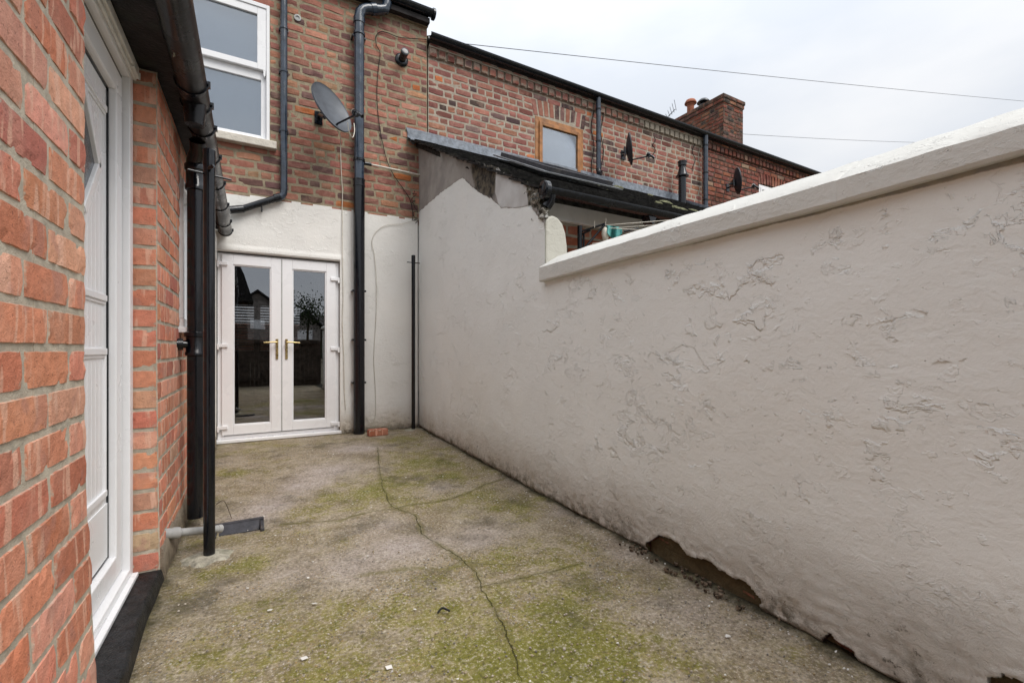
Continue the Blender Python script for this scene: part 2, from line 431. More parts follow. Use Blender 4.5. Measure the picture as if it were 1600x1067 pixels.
def rendermat(name, base, attrs=(), low=(.0, .45), flake=1.0, warm=(.55,.47,.38), top=None):
    m = M(name, .82, .2)
    z = m.sep(m.P, 2)
    c = m.mix(m.mr(m.noise(1.6, 5, .55), .3, .7), tuple(x*.95 for x in base), base)
    c = m.mix(m.mr(m.noise(.8, 4, .5), .5, .75, 0, .35), c, tuple(x*y for x, y in zip(base, (1.0,.965,.93))))
    # splash-back dirt near the ground, ragged upper edge
    zz = m.mth('ADD', z, m.mth('MULTIPLY', m.mth('SUBTRACT', m.noise(5, 6, .7), .5), .35))
    c = m.mix(m.mr(zz, low[0], low[1], .7, 0), c, warm)
    if low[0] > -5: c = m.mix(m.mth('MULTIPLY', m.mr(zz, .0, .20, .75, 0), m.mr(m.noise(9, 8, .75, m.vadd(m.P, (4,4,4))), .48, .68)), c, (.40,.33,.23))
    if top: c = m.mix(m.mth('MULTIPLY', m.mr(m.mth('ADD', z, m.mth('MULTIPLY', m.noise(8, 7, .7), .016)), top-.001, top+.005), .7), c, m.mix(m.mr(m.noise(20, 5), .4, .6), (.16,.125,.055), (.04,.033,.022)))
    sp_ = m.mth('MULTIPLY', m.mr(zz, .02, .30, 1, 0), m.mr(m.noise(38, 6, .8), .585, .65)); c = m.mix(m.mth('MULTIPLY', sp_, .85), c, (.06,.052,.035))
    g = m.mth('MULTIPLY', m.mr(zz, .0, .14, 1, 0), m.mr(m.noise(22, 6, .72), .40, .60))
    c = m.mix(m.mth('MULTIPLY', g, .8), c, (.10,.085,.055))
    # fine grain of brushed masonry paint, pits, and lifted old paint layers with ragged edges
    warp = m.scl(m.vadd(m.P, m.scl(m.noise(6, 4, .6, out='Color'), (.12,.12,.12))), (1,1,1.7))
    h = m.mth('MULTIPLY', m.noise(90, 5, .6), .35)
    def isl(scale, th, w, k, hgt):
        n1 = m.noise(scale, 7, .62, m.vadd(warp, (k, k*.7, -k)))
        e = m.mr(n1, th, th+w)
        lip = m.mth('MULTIPLY', m.mr(n1, th, th+w), m.mr(n1, th+w, th+w*7, 1, .35))
        return m.mth('MULTIPLY', lip, hgt)
    region = m.mr(m.noise(1.1, 3, .5, m.vadd(m.P, (3, 9, 4))), .40, .60)
    hs = m.mth('ADD', isl(1.9, .60, .004, 1.3, 1.2), isl(4.2, .64, .007, 7.1, .8))
    hs = m.mth('ADD', hs, isl(9, .66, .014, 4.4, .5))
    hs = m.mth('MULTIPLY', hs, m.mth('ADD', m.mth('MULTIPLY', region, .6), .4))
    def crease(scale, k, wd, hgt, mk):
        n1 = m.noise(scale, 6, .60, m.vadd(warp, (k, -k*.6, k*1.4)))
        l = m.mth('MULTIPLY', m.mr(n1, .5, .5+wd*.6), m.mr(n1, .5+wd*.6, .5+wd*9, 1, 0))
        msk = m.mr(m.noise(scale*1.6, 4, .6, m.vadd(m.P, (k*3, k, 2))), mk, mk+.05)
        return m.mth('MULTIPLY', m.mth('MULTIPLY', l, msk), hgt)
    hs = m.mth('ADD', hs, m.mth('ADD', crease(1.7, 2.2, .0035, 1.9, .53), m.mth('ADD', crease(4.0, 5.1, .006, 1.25, .56), crease(10, 8.3, .02, .55, .57))))
    lowz = m.mr(zz, .05, .55, 1, 0)
    rough = m.mth('MULTIPLY', m.noise(16, 9, .78, warp), m.mth('MULTIPLY', lowz, 5.5))
    pit = m.mr(m.vor(55), .0, .16, -1.4, 0)
    pit = m.mth('MULTIPLY', pit, m.mr(m.noise(7, 5, .7), .56, .62))
    h = m.mth('ADD', m.mth('ADD', h, m.mth('MULTIPLY', hs, flake)), m.mth('ADD', rough, pit))
    und = m.mth('ADD', m.mth('MULTIPLY', m.noise(3.5, 3, .5), 2.2), m.mth('ADD', m.mth('MULTIPLY', m.noise(13, 4, .55, warp), 1.0), m.mth('MULTIPLY', m.noise(34, 3, .55, warp), .45)))
    h = m.mth('ADD', h, und)
    def edge(a, warpamt=.03, sc=9):
        return m.mth('ADD', m.attr(a), m.mth('MULTIPLY', m.mth('SUBTRACT', m.noise(sc, 7, .68), .5), warpamt))
    if 'hole' in attrs:
        hd = edge('hole', .03, 14)
        bcol = m.mix(m.mr(m.noise(9, 5), .4, .6), (.10,.028,.016), (.035,.02,.014))
        bcol = m.mix(m.mr(m.noise(6, 5, .6, m.vadd(m.P, (5,5,5))), .52, .60), bcol, (.075,.075,.022))
        c = m.mix(m.mr(hd, -.004, .004), c, bcol)
        h = m.mth('ADD', h, m.mth('MULTIPLY', m.mr(hd, -.004, .006), m.mth('MULTIPLY', m.noise(30, 5), -6)))
    if 'paint' in attrs:
        pd = edge('paint', .05, 10)
        raw = m.mix(m.mr(m.noise(5, 6, .6), .3, .7), (.27,.25,.235), (.37,.345,.315))
        raw = m.mix(m.mth('MULTIPLY', m.mr(edge('stain', .24, 5), -.03, .05), .96), raw, m.mix(m.mr(m.noise(12, 6, .7), .4, .6), (.018,.017,.016), (.12,.10,.07)))
        raw = m.mix(m.mr(edge('patch', .03, 9), -.004, .004), raw, m.mix(m.mr(m.noise(7, 6), .3, .7), (.48,.47,.455), (.60,.60,.59)))
        raw = m.mix(m.mr(edge('rock', .05, 11), -.004, .004), raw, m.mix(m.mr(m.noise(26, 6, .7), .42, .58), (.05,.045,.035), (.30,.27,.22)))
        c = m.mix(m.mr(pd, -.003, .003), raw, c)
        h = m.mth('ADD', h, m.mth('MULTIPLY', m.mr(pd, -.003, .003), 3.0))
        h = m.mth('ADD', h, m.mth('MULTIPLY', m.mr(edge('rock', .05, 11), -.01, .02), m.mth('MULTIPLY', m.noise(26, 6, .7), 16)))
    return m.fin(c, m.bump(h, .0031))
MAT['paint_r'] = rendermat('grey_masonry_paint', (.795,.805,.78), ('hole',), warm=(.50,.43,.35), top=1.466)
MAT['paint_t'] = rendermat('grey_masonry_paint_patched', (.795,.805,.78), ('paint',), flake=.6, warm=(.50,.43,.35))
MAT['paint_b'] = rendermat('cream_masonry_paint', (.80,.785,.745), (), flake=.35, low=(.04,.40), warm=(.52,.44,.33))
MAT['coping'] = rendermat('painted_concrete_coping', (.60,.595,.56), (), flake=.5, low=(-9,-8))
MAT['cream'] = rendermat('weathered_cream_render', (.50,.49,.43), (), flake=.2, low=(-9,-8))
# ------------------------------------------------------------------ GROUND
def P2(l): return [onG(x, y)[:2] for x, y in l]
CR = [P2(l) for l in (
    [(590,700),(593,737),(599,764),(606,780),(613,792),(632,800),(650,806),(655,822),(661,836),(676,846),(692,855),(708,866),(721,876),(735,888),(745,896),(752,925),(762,936),(770,946),(779,965),(787,982),(803,1022),(812,1060)],
    [(440,819),(481,817),(531,815),(548,809),(564,805),(590,798),(613,796),(640,790),(671,786),(692,781),(712,776),(735,768),(758,757),(790,748)],
    [(721,877),(745,882),(778,884),(800,884)],
    [(750,920),(790,912),(836,901),(870,894),(900,884)],
    [(560,900),(640,890),(700,890),(721,882)])]
def ground_mat():
    m = M('mossy_concrete', .9, .15)
    n1 = m.noise(1.7, 8, .62); n2 = m.noise(7, 7, .65); n3 = m.noise(30, 5, .65)
    base = m.mix(m.mr(n2, .32, .68), (.235,.185,.12), (.46,.385,.295))
    base = m.mix(m.mr(m.noise(2.6, 6, .6, m.vadd(m.P, (7,3,0))), .46, .64, 0, .6), base, (.23,.17,.095))
    base = m.mix(m.mth('MULTIPLY', m.attr('clean'), m.mr(n2, .25, .7, .55, 1)), base, m.mix(m.mr(n3, .3, .7), (.36,.30,.27), (.52,.455,.425)))
    # exposed aggregate
    wv = m.vadd(m.P, m.scl(m.noise(40, 2, out='Color'), (.008,.008,.008)))
    cc = m.vor(95, 'F1', 'Color', wv); dd = m.vor(95, 'F1', 'Distance', wv)
    hue = m.sep(cc, 0); val = m.sep(cc, 1)
    peb = m.mix(m.mr(val, 0, 1, smooth=False), (.07,.065,.06), (.52,.45,.38)); peb = m.mix(m.mr(hue, .62, .66), peb, (.36,.25,.12)); peb = m.mix(m.mr(hue, .955, .965), peb, (.60,.58,.55))
    agg = m.mth('MULTIPLY', m.mr(dd, .30, .42, 1, 0), m.mr(m.sep(cc, 2), .35, .4))
    aggw = m.mth('MULTIPLY', m.mr(m.noise(3.1, 6, .65, m.vadd(m.P, (1, 4, 0))), .40, .60, .25, 1), m.mr(m.attr('clean'), 0, 1, 1, .25))
    # fine sand
    base = m.mix(m.mr(m.noise(230, 3, .6), .35, .65, 0, .6), base, m.mix(.5, base, (.06,.05,.04)))
    base = m.mix(m.mr(m.noise(150, 2, .5), .60, .68, 0, .55), base, (.58,.53,.45))
    # algae and moss
    mo = m.mth('ADD', m.attr('moss'), m.mth('MULTIPLY', m.mth('SUBTRACT', m.noise(3.8, 9, .70), .5), 2.1))
    mo = m.mth('ADD', mo, m.mth('MULTIPLY', m.mth('SUBTRACT', m.noise(42, 4, .7), .5), 1.2))
    mcol = m.mix(m.mr(m.noise(13, 5), .35, .65), (.165,.142,.034), (.30,.255,.085))
    c = m.mix(m.mr(mo, .0, .95, 0, .55), base, mcol)
    c = m.mix(m.mr(mo, .52, .70, 0, .6), c, mcol)
    c = m.mix(m.mr(mo, .58, 1.0, 0, .8), c, (.155,.155,.022))
    gr = m.noise(75, 5, .75)
    c = m.mix(m.mr(gr, .52, .63, 0, .6), c, (.055,.047,.032)); c = m.mix(m.mr(gr, .47, .37, 0, .6), c, (.58,.52,.43)); g2 = m.noise(26, 6, .78); c = m.mix(m.mr(g2, .55, .66, 0, .38), c, (.08,.065,.04)); c = m.mix(m.mr(g2, .45, .36, 0, .35), c, (.52,.46,.38))
    c = m.mix(m.mth('MULTIPLY', m.mth('MULTIPLY', agg, aggw), m.mr(mo, .5, 1.2, .95, .25)), c, peb)
    # general dark damp patches
    c = m.mix(m.mr(m.noise(2.6, 9, .70, m.vadd(m.P, (2,8,3))), .50, .70, 0, .62), c, (.055,.048,.033))
    # cracks
    cr = m.mth('ADD', m.attr('crack'), m.mth('MULTIPLY', m.mth('SUBTRACT', m.noise(16, 6, .7), .5), .05))
    cr = m.mth('ABSOLUTE', cr)
    brk = m.mr(m.noise(5, 4), .38, .5, .25, 1)
    c = m.mix(m.mth('MULTIPLY', m.mr(cr, .004, .030, .5, 0), brk), c, (.13,.12,.03))
    jg = m.mth('MULTIPLY', m.mth('SUBTRACT', m.noise(11, 7, .72), .5), .055)
    near = m.mr(m.attr('crack'), .035, .05, 1, 0)
    def ln(a, w): return m.mr(m.mth('ABSOLUTE', m.mth('ADD', m.attr(a), jg)), w*.35, w, 1, 0)
    line = m.mth('MAXIMUM', m.mth('MAXIMUM', ln('cra', .0027), ln('crb', .0026)), m.mth('MAXIMUM', ln('crc', .002), ln('crd', .002)))
    line = m.mth('MULTIPLY', m.mth('MULTIPLY', line, near), m.mr(m.noise(6, 5), .38, .52, .25, 1))
    c = m.mix(m.mth('MULTIPLY', line, .85), c, (.055,.05,.02))
    # wet dirt along the walls
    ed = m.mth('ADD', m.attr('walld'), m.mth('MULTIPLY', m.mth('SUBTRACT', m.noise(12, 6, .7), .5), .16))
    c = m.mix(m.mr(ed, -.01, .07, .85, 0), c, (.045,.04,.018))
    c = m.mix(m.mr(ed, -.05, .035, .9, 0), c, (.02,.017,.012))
    h = m.mth('ADD', m.mth('MULTIPLY', n3, 1.2), m.mth('MULTIPLY', agg, aggw))
    h = m.mth('ADD', h, m.mth('MULTIPLY', m.noise(170, 3, .6), 1.2))
    h = m.mth('ADD', h, m.mth('MULTIPLY', gr, 1.6))
    h = m.mth('SUBTRACT', h, m.mth('MULTIPLY', line, 4))
    h = m.mth('ADD', h, m.mth('MULTIPLY', m.noise(8, 4), 2.5))
    return m.fin(c, m.bump(h, .0035), m.mr(mo, .2, 1, .8, .97))
def yard():
    mb = MB(); xs = np.concatenate([np.arange(-.62, 1.86, .02)]); ys = np.concatenate([np.arange(-3.0, .2, .08), np.arange(.2, 5.52, .02)])
    pts = np.array([(x, y) for y in ys for x in xs])
    mossb = [(660,725,.35,.9),(625,690,.30,.8),(700,745,.3,.7),(480,785,.3,.7),(560,760,.3,.6),(395,700,.3,.6),(620,775,.25,.8),(800,790,.25,.8),(840,800,.2,.5),(870,880,.22,.8),(790,870,.18,.7),
             (880,1000,.3,.75),(960,1020,.3,.6),(800,1040,.3,.5),(540,848,.06,1.1),(385,885,.12,1.0),(330,840,.12,.9),(690,700,.3,.6),(440,830,.15,.3),(350,740,.2,.6),(735,770,.2,.7),(1060,900,.12,.5),(700,1000,.4,.45),(300,930,.2,.5),(480,990,.35,.6),(600,940,.2,.4),(1180,1010,.15,.4)]
    cleanb = [(560,700,.25,1),(520,735,.25,1),(470,760,.2,1),(420,790,.17,1),(380,815,.14,.8),(640,850,.16,.9),(560,880,.2,.7),(600,820,.13,.6),(720,690,.3,.6),(880,800,.2,.5),(980,860,.15,.5),(760,830,.2,.5),(1080,950,.2,.45),(450,900,.16,.4),(830,745,.25,.5),(690,760,.12,.6),(740,850,.12,.5)]
    def blobs(bl):
        w = np.zeros(len(pts))
        for x, y, r, s in bl:
            g = onG(x, y); d2 = ((pts[:,0]-g[0])**2 + (pts[:,1]-g[1])**2)/r**2
            w = w + s*np.exp(-d2)
        return w
    moss = np.clip(.34+blobs(mossb)*.42-blobs(cleanb)*.55, -.3, .95); clean = np.clip(blobs(cleanb), 0, 1)
    crack = np.full(len(pts), 1e9)
    for l in CR: crack = np.minimum(crack, sdline(pts, l))
    sgn = [sdsigned(pts, l) for l in CR]
    # drain corner falls slightly
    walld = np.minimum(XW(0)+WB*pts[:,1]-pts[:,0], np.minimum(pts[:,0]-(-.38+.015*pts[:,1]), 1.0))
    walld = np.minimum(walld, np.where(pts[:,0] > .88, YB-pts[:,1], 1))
    for (x, y), c in zip(pts, crack):
        z = gz(x, y) + .009*mn.noise(Vector((x*1.3, y*1.3, 0))) + .004*mn.noise(Vector((x*6, y*6, 2)))
        z -= .012*math.exp(-((x+.05)**2+(y-2.98)**2)/.05)
        z += .018*math.exp(-((x-1.72)**2)/.006)*(.5+mn.noise(Vector((0, y*3, 5))))
        if c < .05: z += .004*math.exp(-(c/.025)**2)
        mb.v.append((x, y, z))
    W = len(xs)
    # opening for the gully
    for j in range(len(ys)-1):
        for i in range(W-1):
            if -.14 < (xs[i]+.01) < .06 and 2.90 < (ys[j]+.01) < 3.02: continue
            q = j*W+i; mb.f.append((q, q+1, q+W+1, q+W))
    mb.at = {'moss':('FLOAT', moss), 'clean':('FLOAT', clean), 'crack':('FLOAT', np.minimum(crack, 1)), 'cra':('FLOAT', np.clip(sgn[0], -1, 1)), 'crb':('FLOAT', np.clip(sgn[1], -1, 1)), 'crc':('FLOAT', np.clip(sgn[3], -1, 1)), 'crd':('FLOAT', np.clip(sgn[2], -1, 1)), 'walld':('FLOAT', walld)}
    mb.build('yard_floor', ground_mat(), smooth=60, kind='structure')
yard()
gm = simple('rough_ground', (.12,.105,.075), .95, .1, .3, 2, .01)
MB().box(-400, 400, -400, 400, -.6, -.10).build('ground', gm, kind='structure')
# ------------------------------------------------------------------ RIGHT: garden wall with coping
Y0, Y1 = -1.6, 2.553
tw = thing('garden_wall', 'low grey painted rendered wall with sloped coping running towards the camera', 'wall', (XW(0), 0, 0))
def wmap(off=0.0): return lambda u, z, w: (XW(u)-w+off, u, z)
holep = [onW(x, y)[1:] for x, y in [(1010,848),(1020,842),(1029,835),(1050,842),(1060,850),(1070,866),(1090,872),(1110,880),(1124,892),(1150,905),(1165,912),(1178,922),(1186,938)]]
holep = holep + [(holep[-1][0], -.2), (holep[0][0], -.2)]
hole2 = [onW(x, y)[1:] for x, y in [(1283,996),(1292,990),(1310,1000),(1335,1018)]]; hole2 += [(hole2[-1][0], -.2), (hole2[0][0], -.2)]
hole3 = [(onW(1535,1064)[1], -.2), onW(1548,1058)[1:], onW(1570,1054)[1:], onW(1600,1066)[1:], (onW(1640,1085)[1], -.2)]
us = list(np.arange(Y0, .2, .03)) + list(np.arange(.2, 1.85, .0065)) + list(np.arange(1.85, Y1-.004, .0105)) + [Y1]; zs = list(np.arange(-.03, .22, .0055)) + list(np.arange(.22, 1.50, .0105))
grid = [(u, z) for z in zs for u in us]
hd = np.maximum(np.maximum(sdpoly(grid, holep), sdpoly(grid, hole2)), sdpoly(grid, hole3))
hmap = {(round(u, 4), round(z, 4)): d for (u, z), d in zip(grid, hd)}
def gdisp(u, z):
    fd_ = min(1, max(0, (Y1-u)/.35)); w = fd_*(.012*mn.noise(Vector((u*1.1, z*1.1, 3))) + .004*mn.noise(Vector((u*4, z*4, 1))))
    low = max(0, 1-z/.35)
    w += low*(.004*mn.noise(Vector((u*7, z*12, 7))) + .0045*mn.noise(Vector((u*26, z*38, 7))))
    d = hmap.get((round(u, 4), round(z, 4)), -1)
    d += .012*mn.noise(Vector((u*16, z*16, 2)))+.005*mn.noise(Vector((u*40, z*40, 2)))
    if -.03 < d: w += .004*math.exp(-((d+.010)/.010)**2)+.003*mn.noise(Vector((u*60, z*60, 2)))
    und = max(0, 1-(z-gz(1.7, u))/(.022+.012*mn.noise(Vector((u*7, 0, 0))))); w -= .02*und
    return w
def gskip(c):
    c = [(u+0.0, z) for u, z in c]
    base = np.maximum(np.maximum(sdpoly(c, holep), sdpoly(c, hole2)), sdpoly(c, hole3))
    jit = np.array([.016*mn.noise(Vector((u*16, z*16, 2)))+.010*mn.noise(Vector((u*45, z*45, 2))) for u, z in c])
    return (base+jit) > 0
mb = sheet(us, zs, wmap(), gdisp, gskip, .04)
ebw = BW([((.24,.065,.04),3), ((.17,.05,.035),3), ((.10,.06,.04),2)], rough=3.5, proud=.0, joint=.016, gauge=.05, L=.12)
ebw.wall(-.2, 2.1, -.04, .24, lambda u, z, w: (XW(u)+.022-w+.010*mn.noise(Vector((u*9, z*14, 0))), u, z), bond='run', step=.03)
ebw.done('exposed_brick', MAT['brick_hole'], tw)
mb.at = {'hole':('FLOAT', [hmap.get((round(u, 4), round(z, 4)), -1) for u, z in mb.uz])}
mb.build('render', MAT['paint_r'], tw, smooth=70)
random.seed(31); dbm = MB()
for k in range(60):
    y_ = rr(.95, 1.75); sz = rr(.004, .013); b = len(dbm.v); cx_ = XW(y_)+rr(-.07, .015); cz_ = gz(cx_, y_)+.012
    for q in range(2):
        for j in range(5): a_ = j*1.2566+k; dbm.v.append((cx_+math.cos(a_)*sz*rr(.6,1.1), y_+math.sin(a_)*sz*rr(.6,1.1), cz_+(q-.5)*sz*rr(.7,1.3)))
    dbm.f += [tuple(b+j for j in range(4,-1,-1)), tuple(b+5+j for j in range(5))] + [(b+j, b+(j+1)%5, b+5+(j+1)%5, b+5+j) for j in range(5)]
o_ = dbm.build('render_rubble', simple('crumbled_render', (.16,.12,.085), .95, .1, .6, 60, .004), None, kind='stuff'); o_['label'] = 'crumbs of brown render fallen below the broken foot of the grey wall'; o_['category'] = 'rubble'
core = MB(); core.prism([(.06,-.1),(.20,-.1),(.20,1.47),(.06,1.47)], (XW(Y0),Y0,0), (1,0,0), (0,0,1), (WB*(Y1-Y0), Y1-Y0, 0)).build('core', MAT['cream'], tw)
# coping: vertical face, weathered top rising to a ridge
cp = MB(); n = 150
def cprof(y):
    b = 1.477-.0135*y/1.1 + .004*mn.noise(Vector((y*2, 0, 0))); t = 1.548+.004*mn.noise(Vector((y*1.7, 4, 0)))
    f = -.043+.005*mn.noise(Vector((y*2.4, 9, 0)))
    wob = lambda k: .003*mn.noise(Vector((y*11, k, 0)))
    return [(.0, b+.002), (f+.006, b+wob(1)-.001), (f, b+.008+wob(2)), (f+wob(3), (b+t)/2), (f+.001, t-.007+wob(4)), (f+.008, t+wob(5)), (.06, t+.058+wob(6)), (.112, t+.088+wob(7)), (.19, t+.05), (.245, t+.0), (.245, b)]
ys = [Y0+(Y1-Y0)*i/(n*3) for i in range(n*3+1)]
JO = [onW(1073, 400)[1], onW(1318, 300)[1]]
for y in ys:
    g = max([math.exp(-((y-j)/.006)**2) for j in JO])
    for k, (a, z) in enumerate(cprof(y)): cp.v.append((XW(y)+a+(.004*g if 1 <= k <= 5 else 0), y, z-(.003*g if k > 4 else 0)))
K = 11
for i in range(len(ys)-1):
    for k in range(K):
        k2 = (k+1) % K; cp.f.append((i*K+k, i*K+k2, (i+1)*K+k2, (i+1)*K+k))
cp.f.append(tuple(range(K))); cp.f.append(tuple((len(ys)-1)*K+k for k in range(K-1, -1, -1)))
cp.build('coping', MAT['coping'], tw, smooth=28)
# ------------------------------------------------------------------ RIGHT: tall party wall below the neighbour's roof
pw = thing('party_wall', 'tall patched rendered wall under the end of the mossy tiled roof', 'wall', (XW(4), 4, 0))
prof_px = [(650,228),(656,224),(660,223),(666,229),(672,231),(679,238),(688,238),(696,239),(706,243),(709,247),(716,249),(724,252),(734,252),(744,252),(752,256),(760,259),(770,260),(779,264),(785,270),(792,274),(800,277),(810,281),(822,286),(834,291),(842,297),(846,303),(844,312),(842,318),(847,326),(852,337),(854,360),(855,420)]
top = [onW(x, y)[1:] for x, y in prof_px]
poly = [(YB+.02, -.1), (YB+.02, top[0][1])] + top[:-2] + [(Y1-.006, 1.85), (Y1-.006, -.1)]
us = list(np.arange(Y1-.01, YB+.02, .0125)); us[0] = Y1; zs = list(np.arange(-.03, 3.62, .0125))
def tdisp(u, z):
    fd_ = min(1, max(0, (u-Y1)/.35)); w = fd_*(.014*mn.noise(Vector((u*1.0, z*1.0, 13))) + .004*mn.noise(Vector((u*4, z*4, 1))))
    low = max(0, 1-z/.35)
    w += low*(.004*mn.noise(Vector((u*9, z*12, 7))) + .0045*mn.noise(Vector((u*26, z*34, 7))))
    w += .005*math.exp(-((u-2.75)/.16)**2)*max(0, min(1, (1.9-z)*3))      # swollen joint with the low wall
    und = max(0, 1-(z-gz(1.7, u))/(.03+.015*mn.noise(Vector((u*7, 0, 0))))); w -= .02*und
    return w - .004*max(0, 1-(u-Y1)/.12)
def tskip(c): 
    j = np.array([(u+.012*mn.noise(Vector((u*14, z*14, 0))), z+.012*mn.noise(Vector((u*14, z*14, 6)))) for u, z in c])
    ctr = np.array(c); use = np.where((ctr[:, 0] < Y1+.03)[:, None], ctr, j)
    return sdpoly(use, poly) < 0
mb = sheet(us, zs, wmap(), tdisp, tskip, .003)
paint = [onW(x, y)[1:] for x, y in [(649,345),(650,335),(664,323),(682,308),(700,293),(722,277),(728,284),(736,291),(745,299),(756,305),(768,311),(776,317),(782,325),(800,325),(812,324),(830,321),(834,330),(842,340),(850,350),(853,380),(860,460)]]
paint += [(1.5, .8), (1.5, -1), (7, -1), (7, paint[0][1])]
stain = [onW(x, y)[1:] for x, y in [(738,246),(778,258),(776,270),(774,318),(758,312),(742,300),(738,280),(734,262)]]
patch = [onW(x, y)[1:] for x, y in [(775,262),(782,270),(795,280),(822,291),(825,300),(826,324),(815,328),(780,328),(774,300)]]
rock = [onW(x, y)[1:] for x, y in [(820,280),(850,295),(850,330),(858,345),(852,345),(838,326),(826,324),(824,300)]]
for nm, pl in (('paint', paint), ('stain', stain), ('patch', patch), ('rock', rock)): mb.at[nm] = ('FLOAT', sdpoly(mb.uz, pl))
mb.build('render', MAT['paint_t'], pw, smooth=70)
# rounded rendered nib closing the end of that wall
ep = [(0, 0), (0, 1.865), (.03, 1.895), (.06, 1.905), (.10, 1.895), (.14, 1.86), (.165, 1.80), (.178, 1.72), (.185, 1.60), (.188, 0)]
nb_ = MB(); X0 = XW(Y1)+.012
nb_.prism([(a, z) for a, z in ep], (X0, Y1+.001, 0), (1,0,0), (0,0,1), (.0, .22, 0)); nb_.build('rounded_end', MAT['cream'], pw, bevel=.012, label='pale green tinged rounded end of the wall')
MB().prism([(2.75,0),(5.38,0),(5.38,3.40),(2.78,2.02)], (XW(0)+.05, 0, 0), (WB,1,0), (0,0,1), (.14,0,0)).build('core', MAT['cream'], pw)
random.seed(21)
def lump(mb, c, rad, sq=(1,1,.7)):
    b = len(mb.v); n = 9
    for j in range(1, 6):
        ph = -math.pi/2+math.pi*j/6
        for i in range(n):
            t = 2*math.pi*i/n; d = Vector((math.cos(t)*math.cos(ph), math.sin(t)*math.cos(ph), math.sin(ph))); q = rad*(1+.7*mn.noise(d*1.8+Vector(c)*9))
            mb.v.append((c[0]+d.x*q*sq[0], c[1]+d.y*q*sq[1], c[2]+d.z*q*sq[2]))
    for j in range(4):
        for i in range(n): i2 = (i+1) % n; mb.f.append((b+j*n+i, b+j*n+i2, b+j*n+n+i2, b+j*n+n+i))
    mb.f.append(tuple(b+i for i in range(n-1, -1, -1))); mb.f.append(tuple(b+4*n+i for i in range(n)))
mbr = MB()
for x, y, rd_ in ((828,300,.05),(834,306,.055),(840,312,.05),(838,322,.045),(845,326,.05),(850,333,.045),(846,308,.04),(824,312,.035),(832,318,.035)):
    for k in range(3):
        p_ = onW(x+rr(-4,4), y+rr(-4,4), rr(.0,.05)); lump(mbr, p_, rd_*rr(.4,.8))
for k in range(16):
    t = k/15; a_ = .02+.16*t; z_ = 1.905-.14*max(0, t-.35)**1.3*2.2
    lump(mbr, (XW(Y1)+a_, Y1+rr(.03,.16), z_+rr(-.02,.006)), rr(.02,.042), (1,1,.5))
mr_ = M('broken_masonry', .95, .1); a_ = mr_.noise(24, 7, .7)
mr_.fin(mr_.mix(mr_.mr(mr_.noise(7, 5), .42, .58), mr_.mix(mr_.mr(a_, .4, .6), (.10,.09,.065), (.34,.31,.25)), mr_.mix(mr_.mr(a_, .4, .6), (.03,.03,.024), (.46,.45,.42))), mr_.bump(a_, .012))
mbr.build('broken_top', mr_.m, pw, smooth=40)
# ------------------------------------------------------------------ OUR HOUSE (terrace, left section)
hs = thing('terrace_house', 'left terraced house of mottled red brick above cream render with french doors', 'house', (.8, YB, 0))
bmap = lambda u, z, w: (u, YB-w, z)
ZB = 2.555
WX1 = 0.188; WZ0, WZ1 = 3.15, 4.57; WX0 = -1.0
bw = BW(PAL_HOUSE, rough=1.6, proud=.003, joint=.0115)
bw.wall(-2.6, 1.90, ZB-.06, 4.93, bmap, holes=[(WX0, WX1, WZ0-.07, WZ1)], anchor=0)
bw.box(-2.6, 1.895, YB+.012, YB+.10, ZB, 3.06); bw.box(.21, 1.895, YB+.012, YB+.10, 3.06, 4.93); bw.box(-2.6, -1.02, YB+.012, YB+.10, 3.06, 4.93); bw.box(-1.02, .21, YB+.012, YB+.10, 4.6, 4.93)
bw.box(1.80, 1.899, YB+.012, YB+6, 4.5, 5.0)
for k, (a, w) in enumerate(((4.93, -.030),)):
    bw.wall(-2.6, 1.905, a, a+.086, lambda u, z, q, w=w: (u, YB-q+w, z), bond='run', anchor=0)
    bw.box(-2.6, 1.90, YB-.028, YB+.1, a+.002, a+.084)
bw.done('wall', MAT['brick_house'], hs)
# cream render band
us = [float(v) for v in np.arange(-.34, 1.795, .0175)]; zs = [float(v) for v in np.arange(-.02, ZB+.02, .0175)]
DX0, DX1, DZ1 = -.285, .890, 1.985
def bdisp(u, z):
    w = .010*mn.noise(Vector((u*1.2, z*1.2, 23))) + .003*mn.noise(Vector((u*5, z*5, 1)))
    low = max(0, 1-z/.40); w += low*(.010*mn.noise(Vector((u*9, z*12, 7))) + .006*mn.noise(Vector((u*22, z*26, 7))))
    if DX0-.03 < u < DX1+.03 and z < DZ1+.05: w = .004
    und = max(0, 1-(z-.05)/(.045+.02*mn.noise(Vector((u*7, 0, 0))))); w -= .02*und
    return w
def bskip(c):
    out = []
    for u, z in c:
        topz = ZB+.006+.012*mn.noise(Vector((u*5, 0, 0)))
        if u < 1.75 and u > 1.0: topz += 0
        out.append(z > topz or (DX0 < u < DX1 and z < DZ1))
    return out
sheet(us, zs, lambda u, z, w: (u, YB-.010-w, z), bdisp, bskip, .012).build('render', MAT['paint_b'], hs, smooth=60)
# reveals round the french doors
rv = MB(); YD = 5.455
rv.box(DX1-.004, DX1+.03, YB-.008, YD+.05, .02, DZ1+.02).box(DX0-.02, DX0+.004, YB-.008, YD+.05, .02, DZ1+.02).box(DX0-.02, DX1+.03, YB-.008, YD+.05, DZ1-.004, DZ1+.03)
rv.build('reveal', MAT['paint_b'], hs, bevel=.004)
